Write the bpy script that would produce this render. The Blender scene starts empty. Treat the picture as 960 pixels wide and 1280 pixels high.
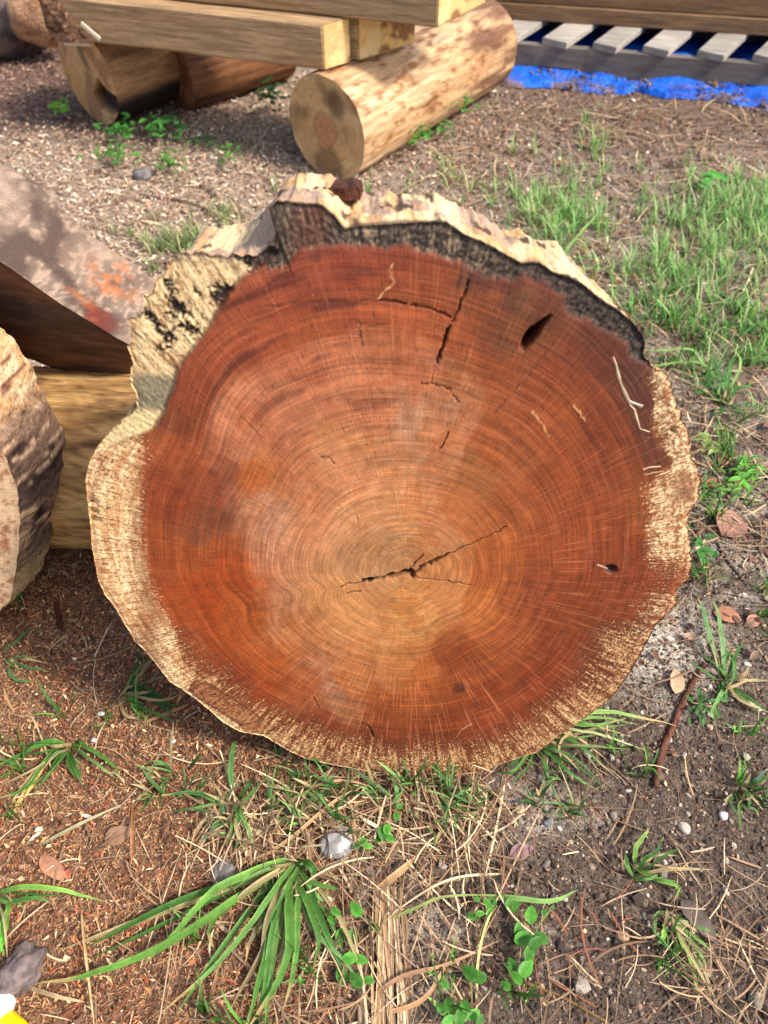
import bpy, math, random
import numpy as np
from mathutils import Vector, Matrix

# ------------------------------------------------------------------ camera, sky, sun
S = bpy.context.scene
COL = S.collection
H, PITCH, FPX = 1.35, math.radians(50), 961.0
cam = bpy.data.cameras.new("camera"); co = bpy.data.objects.new("camera", cam); COL.objects.link(co)
co.location = (0, 0, H); co.rotation_euler = (math.pi/2 - PITCH, 0, 0)
cam.sensor_fit = 'HORIZONTAL'; cam.sensor_width = 36; cam.lens = 36*FPX/960
cam.clip_start = .02; cam.clip_end = 500
cam.dof.use_dof = True; cam.dof.focus_distance = 1.3; cam.dof.aperture_fstop = 5.2
S.camera = co
SUN = Vector((.61, -.24, .75)).normalized()
W = bpy.data.worlds.new("World"); S.world = W; W.use_nodes = True
wn = W.node_tree; bg = wn.nodes["Background"]
sky = wn.nodes.new("ShaderNodeTexSky"); sky.sky_type = 'NISHITA'; sky.sun_disc = False
sky.sun_elevation = math.asin(SUN.z); sky.sun_rotation = math.atan2(SUN.x, SUN.y)
sky.dust_density = 2.5
wn.links.new(sky.outputs[0], bg.inputs[0]); bg.inputs[1].default_value = .15
sl = bpy.data.lights.new("sun", 'SUN'); sl.energy = 2.9; sl.angle = math.radians(8); sl.color = (1, .965, .92)
so = bpy.data.objects.new("sun", sl); COL.objects.link(so)
so.rotation_euler = SUN.to_track_quat('Z', 'Y').to_euler(); so.location = SUN*20
S.view_settings.view_transform = 'Standard'; S.view_settings.look = 'None'
S.view_settings.exposure = .82; S.view_settings.gamma = 1

rng = np.random.default_rng(7); random.seed(7)

# ------------------------------------------------------------------ helpers
def at(px, py, z=0., Y=None):
    """world point seen in direction (px,py) at height z or at distance Y"""
    v = (py-640)/FPX
    d = np.array([(px-480)/FPX, math.cos(PITCH)-v*math.sin(PITCH), -math.sin(PITCH)-v*math.cos(PITCH)])
    t = (z-H)/d[2] if Y is None else Y/d[1]
    return np.array([0, 0, H])+t*d
def proj(P):
    P = np.asarray(P, float); y = P[:, 1]; z = P[:, 2]-H
    zc = y*math.cos(PITCH)-z*math.sin(PITCH); yc = -(y*math.sin(PITCH)+z*math.cos(PITCH))
    return 480+FPX*P[:, 0]/zc, 640+FPX*yc/zc
def lin(c):
    c = np.asarray(c, float)/255.
    return np.where(c <= .04045, c/12.92, ((c+.055)/1.055)**2.4)
def L3(r, g, b, k=1.): return lin((r, g, b))*k
def sstep(a, b, x):
    t = np.clip((x-a)/(b-a), 0, 1); return t*t*(3-2*t)
def _h(i, j, k):
    n = (i*374761393 + j*668265263 + k*2147483647 + 1013904223) & 0xffffffff
    n = ((n ^ (n >> 13))*1274126177) & 0xffffffff
    n = ((n ^ (n >> 16))*2246822519) & 0xffffffff
    return ((n ^ (n >> 15)) & 0xffff)/65535.
def vn(x, y, z=0.):
    x, y, z = np.broadcast_arrays(np.asarray(x, float), np.asarray(y, float), np.asarray(z, float))
    i = np.floor(x).astype(np.int64); j = np.floor(y).astype(np.int64); k = np.floor(z).astype(np.int64)
    u = x-i; v = y-j; w = z-k
    u = u*u*(3-2*u); v = v*v*(3-2*v); w = w*w*(3-2*w)
    r = 0
    for a in (0, 1):
        for b in (0, 1):
            for c in (0, 1):
                r = r+_h(i+a, j+b, k+c)*(u if a else 1-u)*(v if b else 1-v)*(w if c else 1-w)
    return r
def fbm(x, y, z=0., o=4, g=.5):
    s = 0; a = 1.; t = 0
    for q in range(o):
        s = s+a*vn(np.asarray(x)*2**q+17.3*q, np.asarray(y)*2**q+5.1*q, np.asarray(z)*2**q+q*3.7); t += a; a *= g
    return s/t
def mix(a, b, m): m = np.asarray(m)[..., None]; return a*(1-m)+b*m

def MO(name, V, F, mat, parent=None, col=None, smooth=True, floats=None, vecs=None, col2=None):
    """one mesh object out of vertex array V and a list of face arrays"""
    V = np.asarray(V, np.float32)
    if not isinstance(F, (list, tuple)): F = [F]
    F = [np.asarray(f, np.int32) for f in F if len(f)]
    me = bpy.data.meshes.new(name)
    me.vertices.add(len(V)); me.vertices.foreach_set("co", V.ravel())
    tot = np.concatenate([np.full(len(f), f.shape[1], np.int32) for f in F])
    idx = np.concatenate([f.ravel() for f in F])
    me.loops.add(len(idx)); me.polygons.add(len(tot))
    st = np.concatenate([[0], np.cumsum(tot)[:-1]]).astype(np.int32)
    me.polygons.foreach_set("loop_start", st); me.loops.foreach_set("vertex_index", idx)
    me.polygons.foreach_set("use_smooth", np.full(len(tot), smooth))
    me.update(calc_edges=True)
    if col is not None:
        c = np.ones((len(V), 4), np.float32); c[:, :3] = np.clip(col, 0, .95)
        a = me.attributes.new("col", 'FLOAT_COLOR', 'POINT'); a.data.foreach_set("color", c.ravel())
    if col2 is not None:
        c = np.ones((len(V), 4), np.float32); c[:, :3] = np.clip(col2, 0, .95)
        a = me.attributes.new("col2", 'FLOAT_COLOR', 'POINT'); a.data.foreach_set("color", c.ravel())
    for n, d in (floats or {}).items():
        a = me.attributes.new(n, 'FLOAT', 'POINT'); a.data.foreach_set("value", np.broadcast_to(d, len(V)).astype(np.float32).copy())
    for n, d in (vecs or {}).items():
        a = me.attributes.new(n, 'FLOAT_VECTOR', 'POINT'); a.data.foreach_set("vector", np.asarray(d, np.float32).ravel())
    me.materials.append(mat)
    o = bpy.data.objects.new(name, me); COL.objects.link(o)
    if parent is not None: o.parent = parent
    return o
def tag(o, label, cat, group=None, kind=None):
    if label: o["label"] = label
    if cat: o["category"] = cat
    if group: o["group"] = group
    if kind: o["kind"] = kind
    return o
def empty(name, loc, rot=(0, 0, 0), label=None, cat=None, group=None):
    o = bpy.data.objects.new(name, None); COL.objects.link(o)
    o.location = loc; o.rotation_euler = rot; o.empty_display_size = .05
    return tag(o, label, cat, group)
def gridfaces(n, m, wrap=False):
    """quads of an n x m vertex grid; wrap closes the second direction"""
    i = np.arange(n-1)[:, None]; j = np.arange(m if wrap else m-1)[None, :]
    j2 = (j+1) % m
    return np.stack([i*m+j, i*m+j2, (i+1)*m+j2, (i+1)*m+j], -1).reshape(-1, 4)

# ------------------------------------------------------------------ materials
class NT:
    def __init__(s, name):
        s.m = bpy.data.materials.new(name); s.m.use_nodes = True; s.t = s.m.node_tree
        s.p = s.t.nodes["Principled BSDF"]; s.out = s.t.nodes["Material Output"]
    def n(s, ty, ins=None, **kw):
        q = s.t.nodes.new("ShaderNode"+ty)
        for k, v in kw.items(): setattr(q, k, v)
        for k, v in (ins or {}).items(): s.set(q.inputs[k], v)
        return q
    def set(s, i, v):
        if hasattr(v, "is_output"): s.t.links.new(v, i)
        elif hasattr(v, "outputs"): s.t.links.new(v.outputs[0], i)
        else: i.default_value = v
    def math(s, op, a, b=0., c=None, clamp=False):
        q = s.n("Math", {0: a, 1: b}, operation=op, use_clamp=clamp)
        if c is not None: s.set(q.inputs[2], c)
        return q.outputs[0]
    def attr(s, name): return s.n("Attribute", attribute_name=name)
    def noise(s, vec, scale, det=2., rough=.5):
        return s.n("TexNoise", {"Vector": vec, "Scale": scale, "Detail": det, "Roughness": rough}).outputs[0]
    def rng(s, v, a, b, c, d):
        return s.n("MapRange", {0: v, 1: a, 2: b, 3: c, 4: d}).outputs[0]
    def mulc(s, c, f):
        q = s.n("VectorMath", {0: c}, operation='SCALE'); s.set(q.inputs["Scale"], f); return q.outputs[0]
    def mixc(s, f, a, b):
        q = s.n("Mix", data_type='RGBA'); s.set(q.inputs[0], f); s.set(q.inputs[6], a); s.set(q.inputs[7], b); return q.outputs[2]
    def vscale(s, vec, sc):
        return s.n("VectorMath", {0: vec, 1: sc}, operation='MULTIPLY').outputs[0]
    def bump(s, h, strength, dist):
        b = s.n("Bump", {"Height": h, "Strength": strength, "Distance": dist}); s.set(s.p.inputs["Normal"], b.outputs[0])
    def spec(s, rough, sp=.3):
        s.set(s.p.inputs["Roughness"], rough); s.set(s.p.inputs["Specular IOR Level"], sp)

def mat_col(name, rough=.85, scale=300., amt=.3, bump=.4, dist=.002, sp=.25, trans=0.):
    """colour from the mesh's own 'col' attribute with grain and fine relief"""
    t = NT(name); c = t.attr("col").outputs[0]; ob = t.n("TexCoord").outputs["Object"]
    nz = t.noise(ob, scale, 4, .6)
    t.set(t.p.inputs["Base Color"], t.mulc(c, t.rng(nz, .25, .75, 1-amt, 1+amt)))
    t.spec(rough, sp)
    if bump: t.bump(nz, bump, dist)
    if trans:
        tr = t.n("BsdfTranslucent", {"Color": c}); mx = t.n("MixShader", {0: trans, 1: t.p.outputs[0], 2: tr.outputs[0]})
        t.set(t.out.inputs[0], mx.outputs[0])
    return t.m
def mat_grain(name, amt=.35, rough=.75, gs=(6., 70., 70.), fine=(25., 400., 400.), bump=.35, dist=.002, tint=(.35, .22, .14)):
    """wood with fibres along local X; 'col' gives the piece's own colour"""
    t = NT(name); c = t.attr("col").outputs[0]; ob = t.n("TexCoord").outputs["Object"]
    inf = t.n("ObjectInfo").outputs["Random"]
    off = t.n("CombineXYZ", {0: t.math('MULTIPLY', inf, 37.), 1: t.math('MULTIPLY', inf, 11.), 2: 0.}).outputs[0]
    ob = t.n("VectorMath", {0: ob, 1: off}, operation='ADD').outputs[0]
    a = t.noise(t.vscale(ob, gs), 1., 4, .6); b = t.noise(t.vscale(ob, fine), 1., 3, .6)
    big = t.noise(t.vscale(ob, (2., 8., 8.)), 1., 3, .6)
    f = t.math('MULTIPLY', t.rng(a, .3, .7, 1-amt, 1+amt*.7), t.rng(b, .3, .7, 1-amt*.6, 1+amt*.5))
    c1 = t.mulc(c, f)
    c2 = t.mixc(t.rng(big, .5, .72, 0., .6), c1, t.n("VectorMath", {0: c1, 1: (tint[0]*2.2, tint[1]*2.5, tint[2]*2.8)}, operation='MULTIPLY').outputs[0])
    t.set(t.p.inputs["Base Color"], c2); t.spec(rough, .25)
    t.bump(t.math('ADD', a, t.math('MULTIPLY', b, .6)), bump, dist)
    return t.m
def mat_face(name):
    """cut end grain: rings and rays follow the 'ring' coordinate (radius, cos, sin)"""
    t = NT(name); c = t.attr("col").outputs[0]; rv = t.attr("ring").outputs["Vector"]
    raym = t.attr("raym").outputs["Fac"]; ringm = t.attr("ringm").outputs["Fac"]; ob = t.n("TexCoord").outputs["Object"]
    rg = t.noise(t.vscale(rv, (105., 1.1, 1.1)), 1., 4, .66)
    rg2 = t.noise(t.vscale(rv, (290., 2.2, 2.2)), 1., 2, .5)
    ray = t.noise(t.vscale(rv, (6., 120., 120.)), 1., 2, .5)
    ray2 = t.noise(t.vscale(rv, (5., 170., 170.)), 1., 2, .6)
    pore = t.noise(t.vscale(rv, (90., 130., 130.)), 1., 2, .6)
    fine = t.noise(ob, 700., 3, .65)
    f = t.math('MULTIPLY', t.rng(rg, .32, .66, .78, 1.18), t.rng(rg2, .3, .7, .76, 1.22))
    f = t.n("Mix", {0: ringm, 2: 1., 3: f}, data_type='FLOAT').outputs[0]
    f = t.math('MULTIPLY', f, t.rng(fine, .3, .7, .70, 1.28))
    f = t.math('MULTIPLY', f, t.rng(pore, .30, .42, .48, 1.))
    f = t.math('MULTIPLY', f, t.rng(ray2, .3, .7, .88, 1.12))
    gran = t.math('ADD', t.math('MULTIPLY', t.noise(t.vscale(rv, (120., 150., 150.)), 1., 2, .7), .50), t.math('ADD', t.math('MULTIPLY', t.noise(t.vscale(rv, (14., 150., 150.)), 1., 2, .6), .36), t.math('MULTIPLY', t.noise(ob, 420., 3, .7), .14)))
    sm = t.math('MULTIPLY_ADD', t.math('ADD', t.attr("sap").outputs["Fac"], t.math('MULTIPLY', t.math('SUBTRACT', gran, .5), 2.3)), 4., -1.5, clamp=True)
    c2 = t.mulc(t.attr("col2").outputs[0], t.math('MULTIPLY', t.rng(fine, .3, .7, .72, 1.2), t.rng(gran, .35, .62, .66, 1.3)))
    base = t.mixc(sm, t.mulc(c, f), c2)
    thin = t.math('MULTIPLY', t.rng(t.noise(t.vscale(rv, (84., 1.6, 1.6)), 1., 3, .6), .555, .60, 0., .55), t.math('MULTIPLY', ringm, t.rng(gran, .4, .6, .2, 1.)))
    thin = t.math('MULTIPLY', thin, t.rng(t.noise(t.vscale(rv, (3., 5., 5.)), 1., 2, .5), .4, .6, .25, 1.))
    base = t.mixc(thin, base, t.mixc(.2, t.mulc(c, 1.75), (.55, .30, .15, 1.)))
    dkl = t.math('MULTIPLY', t.rng(t.noise(t.vscale(rv, (70., 2.4, 2.4)), 1., 3, .6), .43, .38, 0., .32), ringm)
    base = t.mixc(dkl, base, t.mulc(c, .42))
    lr = t.math('MULTIPLY', t.rng(ray, .57, .68, 0., .8), raym, clamp=True)
    pale = t.mixc(.25, t.mulc(c, 2.0), (.50, .28, .14, 1.))
    t.set(t.p.inputs["Base Color"], t.mixc(lr, base, pale))
    t.spec(t.rng(fine, .3, .7, .5, .75), .3)
    h = t.math('ADD', t.math('MULTIPLY', rg, .5), t.math('ADD', t.math('MULTIPLY', fine, .7), t.math('MULTIPLY', ray2, .5)))
    t.bump(h, .6, .0022)
    return t.m
M_FACE = mat_face("end_grain_wood")
M_RIM = mat_col("fibrous_rim_wood", .85, 260., .3, .6, .004)
M_GRAIN = mat_grain("sawn_timber", .5, .75, (5., 90., 90.), (30., 520., 520.))
M_LOG = mat_grain("peeled_log_wood", .42, .7, (9., 60., 60.), (40., 300., 300.), .5, .004)
M_BARK = mat_col("rough_bark", .95, 90., .45, .9, .012)
M_GREY = mat_grain("weathered_pallet_wood", .3, .85, (7., 60., 60.), (30., 350., 350.), .4, .002, (.45, .40, .36))
M_CHIP = mat_col("wood_litter", .8, 500., .25, .2, .001)
M_STONE = mat_col("stone", .8, 120., .3, .7, .004)
M_DIRTY = mat_col("dry_stem", .75, 400., .25, .2, .001, .3)
M_LEAFD = mat_col("dead_leaf", .7, 160., .28, .3, .001, .35, .12)
M_GRASS = mat_col("green_blade", .45, 220., .22, .15, .0006, .4, .3)
def mat_blade(name):
    t = NT(name); c = t.attr("col").outputs[0]; ob = t.n("TexCoord").outputs["Object"]; ac = t.attr("ac").outputs["Vector"]
    v = t.noise(ac, 1., 3, .7); nz = t.noise(ob, 60., 4, .65); sp = t.noise(ob, 320., 2, .6)
    f = t.math('MULTIPLY', t.rng(v, .3, .7, .68, 1.34), t.math('MULTIPLY', t.rng(nz, .3, .7, .78, 1.22), t.rng(sp, .3, .7, .86, 1.14)))
    c1 = t.mixc(t.rng(nz, .58, .72, 0., .35), t.mulc(c, f), (.30, .26, .10, 1.))
    t.set(t.p.inputs["Base Color"], c1); t.spec(.55, .28); t.bump(v, .35, .0008)
    tr = t.n("BsdfTranslucent", {"Color": c1}); mx = t.n("MixShader", {0: .28, 1: t.p.outputs[0], 2: tr.outputs[0]}); t.set(t.out.inputs[0], mx.outputs[0])
    return t.m
M_GRASS = mat_blade("green_blade_veined")
def mat_ground():
    t = NT("ground_soil"); c = t.attr("col").outputs[0]; ob = t.n("TexCoord").outputs["Object"]
    a = t.noise(ob, 60., 5, .65); b = t.noise(ob, 420., 3, .65)
    v = t.n("TexVoronoi", {"Vector": ob, "Scale": 230., "Randomness": 1.})
    vr = t.n("SeparateColor", {0: v.outputs["Color"]}).outputs[0]
    f = t.math('MULTIPLY', t.rng(a, .3, .7, .7, 1.28), t.rng(b, .3, .7, .7, 1.3))
    f = t.math('MULTIPLY', f, t.rng(vr, 0., 1., .6, 1.45))
    t.set(t.p.inputs["Base Color"], t.mulc(c, f)); t.spec(.95, .15)
    t.bump(t.math('ADD', a, t.math('ADD', t.math('MULTIPLY', b, .5), t.math('MULTIPLY', v.outputs[0], -.5))), .8, .006)
    return t.m
def mat_flat(name, rgb, rough=.5, sp=.4, bs=60., b=.3):
    t = NT(name); ob = t.n("TexCoord").outputs["Object"]; nz = t.noise(ob, bs, 4, .6)
    t.set(t.p.inputs["Base Color"], t.mulc(tuple(rgb), t.rng(nz, .3, .7, .82, 1.15))); t.spec(rough, sp); t.bump(nz, b, .003)
    return t.m
M_TARP = mat_col("blue_tarpaulin", .55, 38., .3, .9, .012, .35)
M_YEL = mat_flat("yellow_plastic", L3(250, 222, 12), .35, .5, 30., .05)
M_WHITE = mat_flat("chalky_white", L3(235, 235, 232), .6, .3, 60., .3)

# ------------------------------------------------------------------ ground
def gh(x, y):
    x = np.asarray(x, float); y = np.asarray(y, float)
    h = .022*(fbm(x*2.1, y*2.1, 1.5, 3)-.5) + .012*(fbm(x*9, y*9, 4.5, 3)-.5)
    h = h+.030*(sstep(.15, .5, x)*sstep(.9, .3, y))*(fbm(x*16, y*16, 8., 3)-.5)*.6
    near = np.exp(-((x-.05)/.45)**2-((y-.62)/.28)**2)
    return h*(1-.85*near) - .004
def zones(x, y):
    n1 = fbm(x*3, y*3, 2., 4)-.5; n2 = fbm(x*11, y*11, 6., 3)-.5
    xx = x+.55*n1+.2*n2; yy = y+.5*n1+.2*n2
    saw = sstep(.16, -.16, xx-.10*(yy-.3))*sstep(1.75, 1.25, yy)
    pale = sstep(.45, -.25, xx)*sstep(1.25, 1.7, yy)*sstep(4.0, 3.1, yy+.25*(x+1.2)*0)
    mul = sstep(-.6, -1.2, xx)*sstep(2.7, 3.2, yy)
    return saw, pale, mul, n1, n2
def ground_col(x, y):
    saw, pale, mul, n1, n2 = zones(x, y)
    c = np.broadcast_to(L3(94, 79, 67), x.shape+(3,)).copy()
    c = mix(c, L3(166, 152, 134), sstep(.02, .16, n1+.6*n2)*.7)                       # pale dry sand in the soil
    c = mix(c, L3(138, 122, 106), sstep(1.2, 2.0, y))
    c = mix(c, L3(116, 96, 80), sstep(2.75, 3.2, y+.3*n1)*sstep(.2, .7, x))       # darker soil by the pallet
    c = mix(c, L3(190, 178, 160), np.exp(-((x-.56)/.12)**2-((y-.80)/.11)**2))   # paler patch beside the slab
    c = mix(c, L3(165, 150, 132), np.exp(-((x-.22)/.10)**2-((y-.47)/.06)**2)*.7)
    c = mix(c, L3(120, 92, 70), saw)
    c = mix(c, L3(164, 142, 120), pale)
    c = mix(c, L3(118, 92, 78), mul)
    return c
def axis(a0, a1, fine, far, grow=1.09):
    a = list(np.arange(a0, a1+1e-6, fine)); s = fine
    while a[-1] < far[1]: s *= grow; a.append(a[-1]+s)
    s = fine
    while a[0] > far[0]: s *= grow; a.insert(0, a[0]-s)
    return np.array(a)
gx = axis(-.95, .95, .0055, (-70, 70)); gy = axis(.05, 1.25, .0055, (-40, 90), 1.05)
GX, GY = np.meshgrid(gx, gy)
x = GX.ravel(); y = GY.ravel()
z = gh(x, y)+.006*(fbm(x*45, y*45, 3., 3)-.5)*sstep(6, 2, np.hypot(x, y-1))
ground = MO("ground", np.stack([x, y, z], 1), gridfaces(len(gy), len(gx)), mat_ground(), col=ground_col(x, y))
tag(ground, None, None, kind="structure")

# ------------------------------------------------------------------ the big slice in the middle
LEAN = math.radians(15)
BX, BY = .0, .523
N_F = np.array([0, -math.cos(LEAN), math.sin(LEAN)]); V_F = np.array([0, math.sin(LEAN), math.cos(LEAN)])
def to_plane(px, py):
    """pixel -> (u,v) on the leaning face plane through (BX,BY,0)"""
    px = np.asarray(px, float); py = np.asarray(py, float); v = (py-640)/FPX
    d = np.stack([(px-480)/FPX, math.cos(PITCH)-v*math.sin(PITCH), -math.sin(PITCH)-v*math.cos(PITCH)], -1)
    o = np.array([0, 0, H]); b = np.array([BX, BY, 0])
    t = ((b-o)@N_F)/(d@N_F); P = o+t[..., None]*d-b
    return P[..., 0], P@V_F
OUT = [(107,600),(111,580),(118,565),(130,548),(152,527),(171,512),(172,499),(163,471),(167,456),(160,434),(166,421),(160,399),(177,392),(184,371),(194,366),
 (200,348),(208,346),(212,326),(224,317),(264,317),(292,321),(318,320),(340,304),(346,290),(340,276),(336,262),(346,252),(377,255),(402,257),(417,270),(429,286),(458,282),
 (537,277),(558,278),(579,293),(612,307),(642,324),(650,329),(675,329),(692,341),(717,349),(729,355),(750,374),(771,387),(787,399),(800,414),(806,426),
 (804,442),(818,461),(834,467),(843,486),(851,514),(863,545),(864,570),(874,588),(878,605),(874,625),(862,640),(860,655),(863,670),(866,701),(863,723),(846,739),
 (848,756),(837,765),(820,782),(812,798),(800,820),(787,842),(767,870),(747,887),(700,920),(673,940),(639,951),(600,966),(567,969),(534,968),(485,969),(440,961),
 (385,950),(358,937),(330,920),(300,915),(280,904),(262,888),(235,867),(212,852),(195,830),(180,812),(169,803),(145,762),(131,743),(122,723),(115,685),(112,650)]
PITH = (507, 715)
pu, pv = to_plane(*PITH); pu = float(pu); pv = float(pv)
NTH, NR = 1500, 250
o = np.array(OUT, float); oc = np.vstack([o, o[:1]])
seg = np.linalg.norm(np.diff(oc, axis=0), axis=1); sacc = np.concatenate([[0], np.cumsum(seg)])
ss = np.linspace(0, sacc[-1], 9000, endpoint=False)
ox = np.interp(ss, sacc, oc[:, 0]); oy = np.interp(ss, sacc, oc[:, 1])
ou, ov = to_plane(ox, oy); oth = np.arctan2(ov-pv, ou-pu); orr = np.hypot(ou-pu, ov-pv)
TH = (np.arange(NTH)+.5)/NTH*2*math.pi-math.pi
bins = np.clip(((oth+math.pi)/(2*math.pi)*NTH).astype(int), 0, NTH-1)
R0 = np.full(NTH, -1.); np.maximum.at(R0, bins, orr)
ok = R0 > 0; R0 = np.interp(TH, TH[ok], R0[ok], period=2*math.pi)
def csm(a, s):      # circular gaussian smoothing
    k = np.exp(-.5*(np.arange(-4*s, 4*s+1)/s)**2); k /= k.sum()
    return np.convolve(np.concatenate([a[-4*s:], a, a[:4*s]]), k, 'valid')
bx, by = proj(np.stack([pu+BX+R0*np.cos(TH), BY+(pv+R0*np.sin(TH))*math.sin(LEAN), (pv+R0*np.sin(TH))*math.cos(LEAN)], 1))
ragged = np.where((bx < 345) & (by < 530), 1., 0.)+.55*np.where((bx > 800) & (by > 430) & (by < 770), 1., 0)
ragged = csm(ragged, 10)
c_, s_ = np.cos(TH), np.sin(TH)
RB = R0+(.0015+.010*ragged)*(fbm(c_*70, s_*70, 1., 3, .7)-.5)+(.0022+.003*ragged)*(fbm(c_*190, s_*190, 4., 2)-.5)
RS = csm(R0, 28)
r1 = np.linspace(0, 1, NR+1)[1:]
r1 = np.where(r1 < 0, r1, r1)
rr_, tt_ = np.meshgrid(r1, np.arange(NTH), indexing='ij')
r = rr_.ravel(); ti = tt_.ravel(); th = TH[ti]
D = r*RB[ti]; U = pu+D*np.cos(th); Vv = pv+D*np.sin(th)
def plane_px(U, Vv):
    return proj(np.stack([BX+U, BY+Vv*math.sin(LEAN), Vv*math.cos(LEAN)], 1))
px, py = plane_px(U, Vv)
dpx = (1-r)*RB[ti]*800.
q = D/RS[ti]; wq = sstep(0, .85, q); Rm = .40
rr = D/(Rm*(1-wq)+RS[ti]*wq)
def dang(a, b): return (a-b+math.pi) % (2*math.pi)-math.pi
a_dent = math.atan2(*(lambda p: (float(p[1])-pv, float(p[0])-pu))(to_plane(335, 750)))
rr = rr*(1+.11*np.exp(-(dang(th, a_dent)/.13)**2)*np.clip(q/.25, 0, 1)*sstep(.85, .3, q))
rr = rr*(1+.10*np.exp(-(dang(th, -1.0)/.25)**2)*sstep(.05, .2, q)*sstep(.7, .25, q))
rr = rr+.012*(fbm(U*7, Vv*7, 2., 3)-.5)+.004*(fbm(U*30, Vv*30, 5., 2)-.5)

# heartwood tone: measured spots of the cut, blended between each other
CP = [(500,640,192,120,82),(470,690,178,114,78),(560,640,174,102,68),(440,600,190,114,82),(500,570,180,108,74),(400,640,178,102,70),(430,760,182,110,68),
 (520,770,184,114,68),(580,760,180,102,60),(620,700,158,82,46),(650,640,150,78,46),(560,560,160,88,58),(620,560,146,76,46),(450,500,168,92,64),(520,480,164,90,64),
 (360,520,164,88,62),(330,450,152,74,52),(400,430,158,80,54),(480,420,150,76,50),(560,440,140,68,42),(620,460,134,66,40),(690,480,128,60,36),
 (300,560,166,92,66),(310,650,172,102,76),(260,600,140,66,42),(230,560,128,62,40),(210,620,128,58,34),(205,700,138,64,36),(250,700,146,70,36),(290,760,150,70,32),
 (240,780,146,66,32),(340,820,156,76,38),(300,850,132,56,28),(380,860,150,76,46),(370,790,168,96,60),(440,850,166,92,54),(400,910,116,50,26),(480,900,126,58,30),
 (520,850,164,88,48),(470,930,104,44,22),(560,920,112,48,24),(620,880,126,54,28),(580,850,138,64,34),(680,840,120,50,26),(700,780,118,52,28),(640,770,146,72,40),
 (740,740,122,54,30),(760,660,128,58,32),(800,640,132,68,38),(700,680,140,66,38),(790,720,116,50,28),(760,800,104,46,24),(700,600,138,66,38),(760,580,122,56,32),
 (740,520,114,52,32),(790,500,92,44,30),(720,440,108,50,32),(760,450,96,42,28),(690,400,96,48,32),(640,400,110,56,34),(640,360,98,46,30),(590,380,124,62,38),(560,340,122,54,32),
 (500,330,128,54,34),(440,330,124,50,34),(390,340,130,58,42),(340,370,142,66,48),(300,400,138,66,46),(270,440,136,64,44),(240,490,124,58,38),(210,530,112,54,34),(520,380,150,74,46),(440,380,150,72,50),(680,740,130,60,34),(225,560,150,72,44),(262,600,106,54,42),(280,645,114,62,46),(318,590,164,82,42),(320,660,168,108,86),(300,500,170,94,68),(290,720,150,64,28),(260,760,148,60,24),(330,860,138,58,24),(400,862,156,94,72),(420,872,152,96,76),(450,660,194,122,86),(474,688,152,98,68),(360,760,156,92,66),(650,390,100,62,42),(680,350,92,46,38),(640,430,106,58,36),(620,380,130,66,40),(592,350,84,42,28),(700,440,110,56,34),(760,420,80,36,28),(780,460,76,34,25),(700,510,138,66,36),(560,380,138,66,40),(430,560,176,104,70),(600,590,150,90,60),(540,545,172,106,78),(520,520,170,110,86),(565,470,150,84,56),(610,690,160,84,46),(560,830,126,56,28)]
CP = np.array(CP, float); CP[:, 2:] = CP[:, 2:]*[.98, 1.02, 1.0]+[14, 7, 2]
wx = px+70*(fbm(px/48, py/48, 1., 6, .62)-.5); wy = py+70*(fbm(px/48, py/48, 9., 6, .62)-.5)
acc = np.zeros((len(px), 3)); wsum = np.zeros(len(px))
for c in CP:
    w = 1/((wx-c[0])**2+(wy-c[1])**2+70.)**2.3
    acc += w[:, None]*lin(c[2:5]); wsum += w
GF = .97
tone = acc/wsum[:, None]; lum = tone.mean(1, keepdims=True); tone = tone*(lum/.13)**-.05*GF*np.array([.98, 1.07, .94])
def sd(poly, X, Y, closed=True):
    P = np.array(poly, float); n = len(P); d = np.full(X.shape, 1e9); ins = np.zeros(X.shape, bool)
    for i in range(n if closed else n-1):
        a = P[i]; b = P[(i+1) % n]; e = b-a; L = e@e+1e-9
        t = np.clip(((X-a[0])*e[0]+(Y-a[1])*e[1])/L, 0, 1)
        d = np.minimum(d, np.hypot(X-a[0]-t*e[0], Y-a[1]-t*e[1]))
        if closed:
            cr = (a[1] > Y) != (b[1] > Y)
            ins ^= cr & (X < (b[0]-a[0])*(Y-a[1])/(b[1]-a[1]+1e-12)+a[0])
    return np.where(ins, -d, d) if closed else d
# soaked and dry patches with crisp outlines
DRYP = [(276,622),(298,663),(322,772),(342,813),(375,851),(425,886),(446,865),(467,849),(492,874),(517,849),(533,805),(567,780),(579,730),(596,680),(548,640),(572,570),(604,500),(560,430),(480,405),(400,425),(330,445),(272,500),(250,560)]
wv_ = 34*(fbm(px/34, py/34, 21., 5, .62)-.5)
dp = sstep(4, -4, sd(DRYP, px, py)+wv_*1.3)
pat = fbm(px/52, py/52, 27., 5, .6); cen = sstep(1., .8, q)
pw = np.clip(sstep(.47, .485, pat)*sstep(.56, .545, pat)*.6+sstep(.60, .61, pat), 0, 1)*cen
wet = np.clip((1-dp)*.9*cen+.55*dp*pw, 0, 1); dry = np.clip(dp*(1-pw*.7), 0, 1)
tone = tone*(1-wet[:, None]*np.array([.12, .30, .46]))*(1+dry[:, None]*np.array([.06, .12, .22]))
tone *= (1+.06*(vn(rr*19, c_[ti]*2, s_[ti]*2)-.5)+.14*(vn(rr*47, c_[ti]*1.5, s_[ti]*1.5)-.5)+.16*(vn(rr*90, c_[ti]*2., s_[ti]*2.)-.5))[:, None]
tone *= (1+.34*(fbm(px/9, py/9, 33., 4, .65)-.5))[:, None]
tone *= (1+.5*(fbm(rr*30, c_[ti]*22, s_[ti]*22, 3, .6)-.5)*sstep(.1, .4, q))[:, None]
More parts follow.
